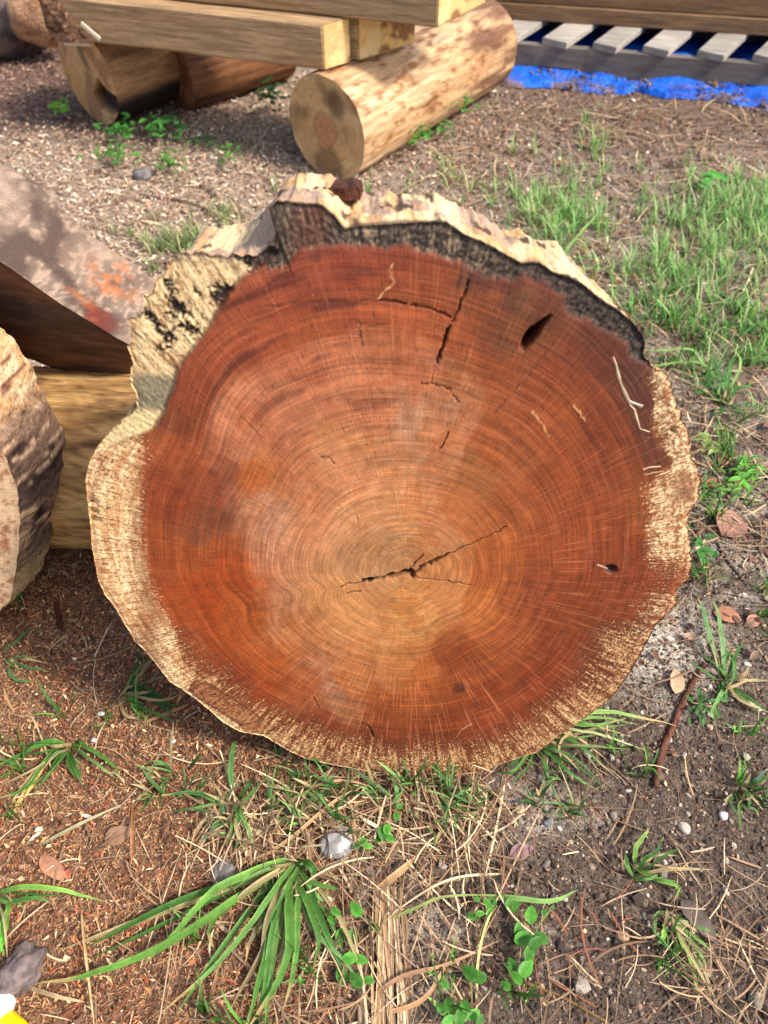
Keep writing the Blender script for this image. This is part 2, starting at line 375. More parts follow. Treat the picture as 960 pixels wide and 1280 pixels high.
# broken growth-ring stains near the top left
stn = sstep(.60, .72, fbm(rr*26, c_[ti]*5, s_[ti]*5, 3))*sstep(620, 420, py)*sstep(560, 440, px)
tone = mix(tone, L3(86, 36, 24)*GF, stn*.75)
ray_n = fbm(rr*3., c_[ti]*55, s_[ti]*55, 3, .6); speck = fbm(U*420, Vv*420, 3., 2, .7); spk2 = fbm(U*190, Vv*190, 13., 3, .65)
radial = fbm(rr*9, c_[ti]*90, s_[ti]*90, 3, .65)
wob = 16*(fbm(px/22, py/22, 40., 4, .6)-.5)
ringm = np.ones(len(px)); disp = np.zeros(len(px))
CREAM, TAN, DKB = L3(226,194,142)*1.12, L3(186,138,86)*1.12, L3(96,52,30)*1.1
# sapwood, left
LS = [(190,528),(150,520),(90,545),(80,650),(100,760),(170,850),(300,940),(330,925),(300,893),(270,862),(235,822),(208,770),(190,720),(182,670),(181,600)]
m = sstep(17, -15, sd(LS, px, py)+wob*.9)*sstep(515, 565, py+wob)
sapc = mix(np.broadcast_to(CREAM, tone.shape), TAN, sstep(.42, .62, vn(rr*85+wob*.06, c_[ti]*9, s_[ti]*9)*.55+.45*spk2)*.75)
sapc = mix(sapc, L3(150,98,58), sstep(.52, .66, .5*speck+.5*radial)*.75)
sapc = mix(sapc, L3(130,78,46), sstep(28, 5, np.abs(px-185+wob*1.5))*sstep(560, 600, py)*.6)
sap = m.copy(); tone2 = sapc.copy()
# sapwood, right
RSP = [(806,440),(812,462),(808,490),(815,512),(812,535),(828,556),(826,580),(806,610),(812,660),(818,690),(820,722),(804,756),(768,812),(716,858),(700,900),(760,920),(900,800),(920,560),(850,440)]
m2 = sstep(36, -22, sd(RSP, px, py)+wob*1.6+20*(radial-.5))
low = sstep(690, 760, py)
sapr = mix(np.broadcast_to(L3(228,196,146)*1.1, tone.shape), L3(150,100,60), sstep(.46, .60, .6*speck+.4*spk2))
sapr = mix(sapr, L3(104,58,32), low*sstep(.44, .6, .55*spk2+.45*radial)*.9)
tone2 = mix(tone2, sapr, (m2 > m)*1.); sap = np.maximum(sap, m2*(1-.22*low))
# dark crumbly streaks inside the right sapwood
brk = sstep(9, -4, sd([(770,440),(804,440),(812,500),(812,540),(835,580),(812,600),(800,560),(790,520),(778,480)], px, py)+wob)
sap *= 1-brk*.75; tone = mix(tone, L3(84,44,30), brk*.7)
blotch = sstep(10, -6, sd([(845,600),(858,590),(866,606),(860,625),(846,622)], px, py)+wob*.8); tone2 = mix(tone2, L3(122,80,58), blotch*.8*sstep(.6, .45, speck))
blotch = sstep(8, -5, sd([(822,700),(860,702),(864,722),(838,740),(815,735)], px, py)+wob*.8); sap *= 1-.35*blotch
# frayed lower rim
bot = sstep(-.15, -.4, np.sin(th))*sstep(118, 16, dpx+wob*1.7+24*(radial-.5))*.95
bc = mix(np.broadcast_to(L3(210,164,112)*1.1, tone.shape), L3(98,52,28), sstep(.42, .58, .5*radial+.5*speck))
bc = mix(bc, L3(226,192,130), sstep(.60, .68, .6*fbm(c_[ti]*24, s_[ti]*24, rr*6)+.4*radial))
tone2 = mix(tone2, bc, (bot > sap)*1.); sap = np.maximum(sap, bot); tone = mix(tone, L3(92,42,22), sstep(.1, .6, bot)*.55)
# bark inclusion low on the left
inc = sstep(4, -4, sd([(236,862),(244,850),(262,856),(300,878),(330,900),(322,914),(300,906),(268,884),(246,872)], px, py)+wob*.4)
tone = mix(tone, mix(np.broadcast_to(L3(176,120,76), tone.shape), L3(96,50,30), sstep(.42, .6, .5*radial+.5*speck)), inc*.8)
rimline = np.abs(sd([(236,862),(244,850),(262,856),(300,878),(330,900),(300,906),(268,884),(246,872)], px, py)+wob*.3)
tone = mix(tone, L3(62,28,16), sstep(2.6, .8, rimline)*.45)
# black-brown decayed band along the top edge
DBp = [(325,312),(340,240),(420,235),(560,262),(660,310),(760,360),(830,420),(812,446),(797,441),(788,424),(766,412),(746,398),(716,390),(707,368),(690,352),(664,338),(650,331),(642,343),(612,341),(582,325),(545,314),(505,300),(440,306),(400,300),(372,310),(358,326),(338,330)]
sap *= sstep(-6, 6, 0*px+1)
m3 = sstep(5, -4, sd(DBp, px, py)-6+wob*.8+12*(radial-.5)+10*(speck-.5))
frad = fbm(rr*34, c_[ti]*210, s_[ti]*210, 3, .65)
db = mix(np.broadcast_to(L3(72,58,46), tone.shape), L3(30,23,19), sstep(.42, .58, .5*spk2+.5*frad))
db = mix(db, L3(158,132,102), sstep(.53, .64, .3*speck+.7*frad)*.85*sstep(700, 560, px))
db = mix(db, L3(110,92,72), sstep(.60, .70, speck)*.7)
db = mix(db, L3(128,74,52), sstep(36, 8, np.abs(px-388))*.35)
tone = mix(tone, db, m3); ringm *= 1-m3
disp -= m3*(.003+.006*(speck-.5)+.004*(radial-.5))
halo = sstep(26, 4, sd(DBp, px, py)+wob)*(1-m3)*sstep(820, 700, px); tone = mix(tone, L3(90,36,22)*1.2, halo*.5)
# spalted yellow sapwood, upper left
SP = [(132,560),(120,500),(140,380),(190,310),(320,300),(345,318),(330,331),(302,344),(284,366),(270,392),(256,420),(236,441),(222,462),(214,486),(205,512),(194,534)]
m4 = sstep(4, -3, sd(SP, px, py)+wob*.5)
spf = .5*fbm(px/16, py/16, 50., 5, .75)+.5*fbm(rr*9, c_[ti]*170, s_[ti]*170, 3, .65)
sp = mix(np.broadcast_to(L3(216,182,132), tone.shape), L3(160,116,74), sstep(.48, .60, spf))
sp = mix(sp, L3(110,84,54), sstep(.56, .66, .5*spk2+.5*radial)*.7)
sp = mix(sp, L3(238,212,158), sstep(.6, .7, speck)*.7)
sp = mix(sp, L3(134,120,92), sstep(462, 476, py+wob)*sstep(.3, .55, spf+.2))
sp = mix(sp, L3(214,186,132), sstep(505, 518, py+wob))
sp = mix(sp, L3(96,84,66), sstep(336, 322, py+wob*.5)*sstep(.4, .6, speck))
blk = np.zeros(len(px))
for P in ([(205,352),(216,346),(222,368),(228,392),(216,396),(208,376)], [(178,388),(192,392),(206,412),(216,424),(208,436),(196,424),(188,408)],
          [(258,356),(268,350),(286,364),(284,380),(274,388),(262,380)], [(230,410),(240,408),(252,418),(244,424),(234,420)], [(296,320),(345,312),(345,336),(318,336)], [(244,366),(250,372),(246,376)]):
    blk = np.maximum(blk, sstep(3, -2, sd(P, px, py)+wob*1.9+8*(radial-.5)+18*(speck-.5)))
sp = mix(sp, mix(np.broadcast_to(L3(46,32,24), tone.shape), L3(140,116,88), sstep(.6, .7, speck)), blk)
dl = sstep(2.2, .6, np.abs(sd([(165,415),(195,432),(215,448),(222,462)], px, py, False)+wob*.5)); sp = mix(sp, L3(96,58,34), dl*.8)
tone = mix(tone, sp, m4); ringm *= 1-m4
disp += m4*(.0026*(fbm(rr*9, c_[ti]*190, s_[ti]*190, 3, .65)-.5)+.0022*(speck-.5)-.002)-blk*m4*.006
edge = np.abs(sd(SP, px, py)+wob*.5); tone = mix(tone, L3(70,34,22), sstep(4, 1.5, edge)*.55*sstep(300, 340, py)*(px > 190))
sap *= (1-inc)*(1-m3)*(1-m4)
# stains and spots
for (sx, sy, sr, k, rgb) in ((575,860,12,.75,(52,26,16)),(598,352,34,.45,(70,36,26)),(440,690,30,.25,(120,78,48)),(640,368,30,.4,(66,36,26)),(430,340,22,.35,(84,38,26)),(620,430,30,.3,(90,50,34)),(395,322,9,.5,(66,30,22))):
    tone = mix(tone, L3(*rgb), k*sstep(sr, sr*.25, np.hypot(px-sx, (py-sy)*1.2)+wob*.6))
# cracks, holes and splinters: recessed, with the dark inside showing
def crack(line, w, depth, rgb=(24, 13, 9), wv=.8):
    global tone, disp, ringm
    w = max(1.7, w*.78)
    d = sd(line, px+wv*6*(fbm(px/7, py/7, 60., 2)-.5), py+wv*6*(fbm(px/7, py/7, 61., 2)-.5), False)
    m = sstep(w*.62, w*.30, d)*(.55+.45*sstep(.35, .55, fbm(px/6, py/6, 71., 3))); tone = mix(tone, L3(*rgb), m); disp -= m*depth; ringm *= 1-m
crack([(424,735),(440,729),(468,726)], 2.2, .003); crack([(455,726),(480,722),(498,719),(515,713)], 5.5, .010)
crack([(486,721),(505,716),(514,714),(517,720)], 8, .014); crack([(517,716),(526,709),(560,693)], 4.2, .008); crack([(556,695),(600,675),(634,659)], 2.4, .004, (50,24,14))
crack([(519,719),(530,724),(560,727),(588,731)], 1.8, .003, (70,36,20)); crack([(512,710),(520,703),(530,694)], 2., .003)
crack([(434,742),(450,739)], 2, .003, (60,30,18))
crack([(585,352),(576,378),(566,402)], 2.6, .007); crack([(563,408),(556,424),(546,454)], 4.2, .012); crack([(546,454),(538,478)], 1.6, .001, (100,48,30))

crack([(330,384),(380,378),(440,377),(470,376)], 2., .001, (96,46,28)); crack([(471,376),(500,378),(530,384),(563,396)], 2.8, .005, (46,22,14))
crack([(450,404),(452,430)], 1.8, .001, (92,44,28)); crack([(449,405),(462,407),(482,406)], 1.8, .001, (92,44,28))
crack([(526,478),(545,481),(560,487)], 1.8, .003, (84,38,22)); crack([(560,484),(574,505)], 1.6, .002, (84,38,22))
crack([(548,562),(562,540)], 2., .003, (64,30,18)); crack([(402,570),(410,573),(416,578)], 2, .003, (60,28,18))
crack([(452,904),(462,908),(466,920)], 2.4, .004, (46,22,12)); crack([(392,872),(398,884)], 1.8, .002, (70,32,18)); crack([(300,520),(330,548)], 2., .0006, (112,54,34))
crack([(620,515),(650,480),(690,430)], 1.8, .0008, (100,50,32))
hole = sstep(1, -3, sd([(650,436),(654,422),(663,409),(674,403),(688,394),(681,406),(673,419),(664,431),(655,439)], px, py)+wob*.25)
tone = mix(tone, L3(20,12,9), hole); disp -= hole*.035; ringm *= 1-hole
for hx, hy, hw in ((116,628,9),(116,640,7),(119,651,8)):
    hm = sstep(6, 3, np.hypot((px-hx)/1.5, py-hy)); tone = mix(tone, L3(92,44,24), hm); disp -= hm*.006
hm = sstep(5, 2, np.hypot(px-840, py-538)+wob*.3); tone = mix(tone, L3(40,28,20), hm); disp -= hm*.01
ho2 = sstep(7, 3, np.hypot((px-764)/1.4, py-712)); tone = mix(tone, L3(40,20,14), ho2); disp -= ho2*.008
for P, w in (([(490,330),(487,346),(494,354),(480,365),(472,375)], 2.6), ([(665,515),(676,529),(685,545)], 2.8), ([(717,508),(724,514),(730,526)], 2.4)):
    crack(P, w, -.0012, (214,160,104), .6)
raym = .10+.85*sstep(-.1, .75, .62*np.cos(th+.75)+.2)+.22*np.exp(-(dang(th, 1.5)/.5)**2)
raym = raym*sstep(.25, .6, q)*(1-.6*np.clip(m4+m3*.4, 0, 1))*(.5+.9*fbm(c_[ti]*8, s_[ti]*8, rr*3))
disp += .0007*(fbm(U*60, Vv*60, 2., 3)-.5)-.002*sstep(8, 0, dpx)
slab = empty("tree_slice", (BX, BY, 0), (-LEAN, 0, 0), "large upright slice of a felled tree with red-brown growth rings, filling the middle", "tree slice")
Vf = np.stack([U, -disp, Vv], 1)
Vf = np.vstack([Vf, [[pu, .012, pv]]]); ce = len(Vf)-1
tri = np.stack([np.full(NTH, ce), (np.arange(NTH)+1) % NTH, np.arange(NTH)], 1)[:, ::-1]
ext = lambda a, v: np.append(a, v)
gf = gridfaces(NR, NTH, True)
face = MO("cut_face", Vf, [gf[:, ::-1], tri[:, ::-1]], M_FACE, slab, col=np.vstack([tone, L3(30,16,10)[None]]), col2=np.vstack([tone2, tone2[:1]]),
   floats=dict(sap=ext(sap, 0), raym=ext(raym, 0), ringm=ext(ringm, 0)), vecs=dict(ring=np.vstack([np.stack([rr, c_[ti], s_[ti]], 1), [[0, 0, 0]]])))
# rim: from the cut edge back, its notches filled by the wood behind
ND, TK = 44, .185
Rmax = R0.copy()
for k in range(1, 60): Rmax = np.maximum(Rmax, np.maximum(np.roll(R0, k), np.roll(R0, -k)))
Rback = csm(Rmax, 30)
topw = csm(np.where((bx > 285) & (bx < 790) & (by < 480), 1., 0.), 18)
fillw = .12+.62*csm(np.where((bx > 285) & (bx < 400) & (by < 330), 1., 0.), 10)
dd = np.linspace(0, 1, ND)
dn, tn = np.meshgrid(dd, np.arange(NTH), indexing='ij'); dn = dn.ravel(); tn = tn.ravel(); tht = TH[tn]
ridge = fbm(np.cos(tht)*60, np.sin(tht)*60, dn*1.5, 4, .6)-.5
lump = fbm(np.cos(tht)*9, np.sin(tht)*9, dn*2.5+3, 4)-.5
Rr = RB[tn]*(1-sstep(0, .25, dn))+(R0[tn]*(1-topw[tn])+(R0[tn]*(1-fillw[tn])+Rback[tn]*fillw[tn]-.004)*topw[tn]-.012*(1-topw[tn]))*sstep(0, .25, dn)
Rr = Rr+sstep(.0, .12, dn)*(.011*ridge+.022*lump*(.3+.7*topw[tn]))+.003*(fbm(np.cos(tht)*200, np.sin(tht)*200, dn*8, 2)-.5)*sstep(0, .05, dn)
Rr -= .03*sstep(.75, 1., dn)*(.5+lump)
yd = dn*TK*(1+.15*(fbm(np.cos(tht)*14, np.sin(tht)*14, 9., 3)-.5))
Xr = pu+Rr*np.cos(tht); Zr = pv+Rr*np.sin(tht)
st = fbm(np.cos(tht)*110, np.sin(tht)*110, dn*2.4, 4, .65)
rc = mix(np.broadcast_to(L3(226,196,146)*1.1, (len(dn), 3)), L3(190,150,106), sstep(.48, .64, st)*.8)
rc = mix(rc, L3(168,136,116), sstep(.50, .58, fbm(np.cos(tht)*13, np.sin(tht)*13, dn*3, 4))*.85)
rc = mix(rc, L3(206,150,90), sstep(.54, .64, fbm(np.cos(tht)*22+9, np.sin(tht)*22, dn*3, 4))*.6)
rc = mix(rc, L3(96,70,54), sstep(.62, .72, fbm(np.cos(tht)*40, np.sin(tht)*40, dn*5+2, 3)))
dark0 = csm(np.where((bx > 335) & (bx < 812) & (by < 446), 1., 0.), 6)[tn]*sstep(.05, .02, dn)
rc = mix(rc, L3(70,54,44), dark0*.8)
rim = MO("rim", np.stack([Xr, yd+.0005, Zr], 1), gridfaces(ND, NTH, True), M_RIM, slab, col=rc)
bk = (ND-1)*NTH+np.arange(NTH)
Vb = np.vstack([np.stack([Xr, yd+.0005, Zr], 1)[bk], [[pu, TK, pv]]])
MO("back_face", Vb, np.stack([np.arange(NTH), (np.arange(NTH)+1) % NTH, np.full(NTH, NTH)], 1), M_RIM, slab, col=np.broadcast_to(L3(150,96,60), (NTH+1, 3)))

def blob(n, seed, amp=.25, sq=(1, 1, 1), lev=2, f=1.6):
    """lumpy closed stone-like mesh: returns verts, faces"""
    import bmesh
    bm = bmesh.new(); bmesh.ops.create_icosphere(bm, subdivisions=lev, radius=1.)
    V = np.array([v.co[:] for v in bm.verts]); F = np.array([[v.index for v in f_.verts] for f_ in bm.faces]); bm.free()
    d = 1+amp*2*(fbm(V[:, 0]*f+seed*7.7, V[:, 1]*f+seed, V[:, 2]*f, 3)-.5)
    return V*d[:, None]*np.array(sq)*n, F
# bark flake and white splinters that stand on the slice
def plane_local(px_, py_, off=0.):
    u, v = to_plane(px_, py_); return np.array([float(u), -off, float(v)])
def splinter(pts, w, rgb, name="splinter", h=.0008):
    P = np.array([plane_local(*p) for p in pts]); n = len(P)
    t = np.gradient(P, axis=0); t /= np.linalg.norm(t, axis=1)[:, None]
    sdv = np.stack([t[:, 2], 0*t[:, 0], -t[:, 0]], 1)
    ws = np.array([w*.5*(.5+random.random()*.8) for _ in range(n)])[:, None]*.5
    V = np.vstack([P-sdv*ws, P+[0, -h, 0]+sdv*ws*random.uniform(-.4, .4), P+sdv*ws])
    i = np.arange(n-1); F = np.vstack([np.stack([i+a*n, i+1+a*n, i+1+(a+1)*n, i+(a+1)*n], 1) for a in (0, 1)])
    c = np.broadcast_to(L3(*rgb)*.8, V.shape)*(.7+.5*rng.random((len(V), 1)))
    return MO(name, V, F, M_CHIP, slab, col=c, smooth=False)
splinter([(766,446),(770,456),(773,468),(776,480),(781,490),(786,501)], .0075, (226,196,160))
splinter([(786,502),(795,505),(803,508)], .010, (222,205,182)); splinter([(787,506),(793,512),(795,520),(800,536),(812,540)], .006, (220,190,150))
splinter([(804,587),(812,584),(826,583)], .004, (226,190,146)); splinter([(806,594),(816,591),(830,589)], .004, (220,176,124))
splinter([(570,922),(576,913),(590,904)], .004, (224,180,130)); splinter([(746,706),(752,708),(759,711)], .008, (190,150,120))
splinter([(447,640),(450,660)], .001, (190,128,84))
def slab_box(pts_top, y0, y1, h, rgb, name):
    P = [plane_local(*p) for p in pts_top]; n = len(P); V = []
    for yy in (y0, y1):
        for p in P: V.append(p+[0, yy, 0])
        for p in P: V.append(p+[0, yy, -h])
    V = np.array(V); V += rng.normal(0, .0012, V.shape); F = []
    for i in range(n-1):
        F += [[i, i+1, n+i+1, n+i], [2*n+i+1, 2*n+i, 3*n+i, 3*n+i+1], [i+1, i, 2*n+i, 2*n+i+1], [n+i, n+i+1, 3*n+i+1, 3*n+i]]
    F += [[0, n, 3*n, 2*n], [n-1, 3*n-1, 4*n-1, 2*n-1][::1]]
    c = np.broadcast_to(L3(*rgb), V.shape).copy()
    return MO(name, V, np.array(F), M_BARK, slab, col=c*(.7+.6*rng.random((len(V), 1))), smooth=False)
slab_box([(374,262),(386,260),(398,259),(410,259),(422,258),(434,258),(443,258),(449,260)], .085, .135, .012, (88,50,36), "bark_flake")

# ------------------------------------------------------------------ generic logs and slices
def log_parts(root, L, r, barrel, endc, mat, seed, flat=1., hole=None, face_rot=0., notch=None, knob=None):
    """a log lying along local +X from 0 to L, resting on z=0; end_face at x=0"""
    nt, nx = 160, max(24, int(L/.016)); t = np.linspace(0, 2*math.pi, nt, endpoint=False)
    def rad(tt, xx):
        c, s = np.cos(tt), np.sin(tt)
        R = r*(1+.10*(fbm(c*1.2+seed, s*1.2, xx*.8, 2)-.5)+.05*(fbm(c*5+seed, s*5, xx*2.2, 3)-.5)+.018*(fbm(c*18, s*18, xx*6+seed, 3)-.5))
        if notch:
            a, w, dpt = notch; R = R*(1-dpt*np.exp(-(dang(tt, a)/w)**2))
        return R
    xs, tt = np.meshgrid(np.linspace(0, L, nx), t, indexing='ij'); xs = xs.ravel(); tt = tt.ravel(); R = rad(tt, xs)
    V = np.stack([xs+.006*(fbm(np.cos(tt)*9, np.sin(tt)*9, 3.+seed, 2)-.5), R*np.cos(tt)*flat, r*.97+R*np.sin(tt)], 1)
    MO("barrel", V, gridfaces(nx, nt, True), mat, root, col=barrel(xs, tt, V))
    for x0, nm in ((0., "end_face"), (L, "far_end_face")):
        nr = 60 if x0 == 0 else 12; Rb = rad(t, np.full(nt, x0)); rs = np.linspace(0, 1, nr+1)[1:]
        ra, ti_ = np.meshgrid(rs, np.arange(nt), indexing='ij'); ra = ra.ravel(); ti_ = ti_.ravel()
        D_ = ra*Rb[ti_]; c, s = np.cos(t[ti_]), np.sin(t[ti_])
        bul = 0 if x0 == 0 else .0
        xx = x0+.006*(fbm(np.cos(t[ti_])*9, np.sin(t[ti_])*9, 3.+seed, 2)-.5)*ra+.004*(fbm(c*D_*30, s*D_*30, seed, 3)-.5)
        cc, dx, rmk = endc(D_*c, D_*s, ra, t[ti_])
        Vq = np.stack([xx+(dx if x0 == 0 else 0), D_*c*flat, r*.97+D_*s], 1)
        Vq = np.vstack([Vq, [[x0, 0, r*.97]]]); n = len(Vq)-1
        Fq = gridfaces(nr, nt, True); ft = np.stack([np.full(nt, n), np.arange(nt), (np.arange(nt)+1) % nt], 1)
        ap = lambda a, v: np.append(a, v)
        MO(nm, Vq, [Fq, ft], M_FACE, root, col=np.vstack([cc, cc[:1]]), floats=dict(raym=ap(rmk, 0), ringm=np.full(n+1, .8)),
           vecs=dict(ring=np.vstack([np.stack([ra*.4, c, s], 1), [[0, 0, 0]]])))
def shades(n, base, *alts):
    c = np.broadcast_to(lin(base), (n, 3)).copy()
    for rgb, m in alts: c = mix(c, lin(rgb), np.clip(m, 0, 1))
    return c
# log R: peeled pale log under the beams
pA = np.array([-.20, 2.735, 0]); pB = np.array([.40, 3.52, 0]); dv = pB-pA; yaw = math.atan2(dv[1], dv[0])
logR = empty("peeled_log", tuple(pA+[0, 0, -.008]), (0, 0, yaw), "peeled round log with a small orange heart, under the right ends of the beams", "log")
def barR(xs, tt, V):
    n = fbm(xs*4, np.cos(tt)*4, np.sin(tt)*4, 5, .6); n2 = fbm(xs*22, np.cos(tt)*8, np.sin(tt)*8+3, 4, .6)
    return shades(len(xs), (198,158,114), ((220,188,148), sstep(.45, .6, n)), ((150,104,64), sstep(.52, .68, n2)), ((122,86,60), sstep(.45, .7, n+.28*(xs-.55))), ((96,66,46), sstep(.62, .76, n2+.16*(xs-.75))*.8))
def endR(a, b, ra, t):
    n = fbm(a*18, b*18, 2., 4); h = np.hypot((a-.005)/.9, b-.0)
    c = shades(len(a), (214,168,112), ((226,186,130), sstep(.45, .65, n)), ((160,122,80), sstep(.5, .66, fbm(a*9, b*9, 7., 3))), ((92,70,46), sstep(.055, .02, np.hypot(a+.05, (b-.09)/1.2))*.7))
    c = mix(c, lin((200,142,92)), sstep(.058, .052, h+.022*(n-.5)))
    for a0_, l_ in ((.4, .16), (2.3, .15), (4.2, .17), (5.3, .15), (3.3, .05)): c = mix(c, lin((74,50,32)), sstep(.0032, .001, np.abs((a-.005)*math.sin(a0_)-b*math.cos(a0_)+.008*(fbm(ra*9, a0_, 1., 2)-.5)))*sstep(l_, l_*.6, ra*.17)*((a*math.cos(a0_)+b*math.sin(a0_)) > 0)*.1)
    c = mix(c, lin((140,96,60)), sstep(.007, .003, np.abs(h-.056))*.3)
    return c, 0*a, .25*np.ones(len(a))
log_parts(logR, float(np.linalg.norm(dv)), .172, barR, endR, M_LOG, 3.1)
# log L: split hollow log under the left end
pA = np.array([-1.13, 3.16, 0]); pB = np.array([-.72, 3.62, 0]); dv = pB-pA; yaw = math.atan2(dv[1], dv[0])
logL = empty("hollow_log", tuple(pA), (0, 0, yaw), "weathered log with a dark cleft in its end, under the beams at left", "log")
def barL(xs, tt, V):
    n = fbm(xs*6, np.cos(tt)*4, np.sin(tt)*4, 4)
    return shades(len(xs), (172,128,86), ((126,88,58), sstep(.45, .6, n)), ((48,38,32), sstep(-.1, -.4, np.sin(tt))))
def endL(a, b, ra, t):
    n = fbm(a*16, b*16, 5., 4); cl = np.hypot((a+.075)/1.7, b+.065+.3*(n-.5)*.2)
    m = sstep(.055, .04, cl+.07*(n-.5))
    c = shades(len(a), (208,160,106), ((166,120,78), sstep(.45, .62, n)), ((206,152,90), sstep(.5, .62, fbm(a*11, b*11, 9., 3))*sstep(.1, -.05, b)), ((74,72,56), sstep(.03, .01, np.abs(a+.03-.4*b))*sstep(0, .05, b)*.7), ((52,40,33), m))
    return c, m*.045, .2*np.ones(len(a))
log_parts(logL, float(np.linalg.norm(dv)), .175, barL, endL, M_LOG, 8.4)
pA = np.array([-.83, 3.30, 0]); yaw = math.radians(40)
logS = empty("short_log", tuple(pA), (0, 0, yaw), "short brown log end in the shade under the beams, beside the cleft log", "log")
def endS(a, b, ra, t):
    n = fbm(a*16, b*16, 15., 4); return shades(len(a), (150,94,54), ((112,70,42), sstep(.45, .62, n)), ((176,120,70), sstep(.08, .03, np.hypot(a-.02, b+.02)))), 0*a, .2*np.ones(len(a))
log_parts(logS, .5, .13, lambda xs, tt, V: shades(len(xs), (128,84,52), ((84,56,38), sstep(.45, .6, fbm(xs*6, np.cos(tt)*4, np.sin(tt)*4, 4)))), endS, M_LOG, 12.7)
# log C: spalted log behind the slice
logC = empty("spalted_log", (-1.35, 1.15, 0), (0, 0, math.radians(-2)), "yellow-brown spalted log lying behind the big slice at the left", "log")
def barC(xs, tt, V):
    th_ = tt+xs*1.1; n = fbm(xs*2.2, np.cos(th_)*16, np.sin(th_)*16, 4, .6); n2 = fbm(xs*5, np.cos(tt)*5, np.sin(tt)*5, 4); n3 = fbm(xs*22, np.cos(th_)*46, np.sin(th_)*46, 4, .65)
    return shades(len(xs), (164,122,72), ((198,156,98), sstep(.45, .6, n)), ((120,80,46), sstep(.5, .64, n2)), ((84,58,38), sstep(.56, .70, n3)*.7), ((58,36,24), sstep(.64, .72, n2)))
log_parts(logC, 1.5, .19, barC, lambda a, b, ra, t: (shades(len(a), (170,120,70)), 0*a, 0*a), M_LOG, 5.2)

# slab B: slice standing at the left edge
def slice_thing(root, R, T, facef, rimf, seed, n_t=420, bulge=.02):
    t = np.linspace(0, 2*math.pi, n_t, endpoint=False); c, s = np.cos(t), np.sin(t)
    Rb = R*(1+.08*(fbm(c*1.6+seed, s*1.6, 1., 3)-.5)+.035*(fbm(c*8+seed, s*8, 2., 3)-.5)+.01*(fbm(c*40, s*40, seed, 2)-.5))
    nr = 90; rs = np.linspace(0, 1, nr+1)[1:]
    ra, ti_ = np.meshgrid(rs, np.arange(n_t), indexing='ij'); ra = ra.ravel(); ti_ = ti_.ravel(); D_ = ra*Rb[ti_]
    V = np.stack([D_*c[ti_], .002*(fbm(D_*c[ti_]*50, D_*s[ti_]*50, 3., 3)-.5), R+D_*s[ti_]], 1); V = np.vstack([V, [[0, 0, R]]])
    col, rm = facef(D_*c[ti_], D_*s[ti_], ra, t[ti_])
    ft = np.stack([np.full(n_t, nr*n_t), np.arange(n_t), (np.arange(n_t)+1) % n_t], 1)
    MO("cut_face", V, [gridfaces(nr, n_t, True), ft], M_FACE, root, col=np.vstack([col, col[:1]]), floats=dict(raym=np.append(rm, 0), ringm=np.append(.5+0*rm, 0)),
       vecs=dict(ring=np.vstack([np.stack([ra, c[ti_], s[ti_]], 1), [[0, 0, 0]]])))
    nd = 40; dq, tq = np.meshgrid(np.linspace(0, 1, nd), np.arange(n_t), indexing='ij'); dq = dq.ravel(); tq = tq.ravel()
    lump = fbm(c[tq]*6+seed, s[tq]*6, dq*2, 4)-.5; fib = fbm(c[tq]*22, s[tq]*22, dq*1.5+seed, 4, .6)-.5
    Rq = Rb[tq]+sstep(0, .2, dq)*(bulge*np.sin(dq*math.pi*.55)*1.2+R*.06*lump+R*.05*fib+R*.035*(fbm(c[tq]*75, s[tq]*75, dq*1.6, 3, .65)-.5))
    V = np.stack([Rq*c[tq], dq*T, R+Rq*s[tq]], 1)
    MO("rim", V, gridfaces(nd, n_t, True), M_BARK, root, col=rimf(dq, t[tq]))
    b = (nd-1)*n_t+np.arange(n_t); Vb = np.vstack([V[b], [[0, T, R]]])
    MO("back_face", Vb, np.stack([np.arange(n_t), (np.arange(n_t)+1) % n_t, np.full(n_t, n_t)], 1), M_RIM, root, col=np.broadcast_to(L3(150,110,80), (n_t+1, 3)))
slabB = empty("standing_slice", (-1.035, .735, -.01), (-math.radians(14), 0, math.radians(2)), "pale slice standing at the left edge, its grey-brown rim facing the big slice", "tree slice")
def faceB(a, b, ra, t):
    n = fbm(a*90, b*90, 4., 3, .65); n2 = fbm(np.cos(t)*60, np.sin(t)*60, ra*6, 3)
    c = shades(len(a), (222,184,140), ((170,116,80), sstep(.5, .64, n)), ((150,90,60), sstep(.88, .8, ra)*.5), ((196,120,84), sstep(.05, .3, b)*.6))
    return c, .6*np.ones(len(a))
def rimB(d, t):
    n = fbm(np.cos(t)*10, np.sin(t)*10, d*2.5, 4, .6); n2 = fbm(np.cos(t)*30, np.sin(t)*30, d*3, 4, .6); n3 = fbm(np.cos(t)*90, np.sin(t)*90, d*1.5, 3)
    up = sstep(.10, .30, np.sin(t)+.25*(n-.5))  # cream top, greyer bark below; big slice's shadow painted into the lower tone
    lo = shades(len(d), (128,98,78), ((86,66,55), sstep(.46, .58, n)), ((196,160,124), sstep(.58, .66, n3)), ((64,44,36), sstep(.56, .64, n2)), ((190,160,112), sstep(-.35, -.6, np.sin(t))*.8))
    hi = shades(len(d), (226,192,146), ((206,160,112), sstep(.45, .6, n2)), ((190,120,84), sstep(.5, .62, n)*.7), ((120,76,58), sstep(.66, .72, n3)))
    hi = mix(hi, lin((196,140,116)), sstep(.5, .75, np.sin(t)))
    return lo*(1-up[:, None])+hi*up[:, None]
slice_thing(slabB, .43, .17, faceB, rimB, 4.4)

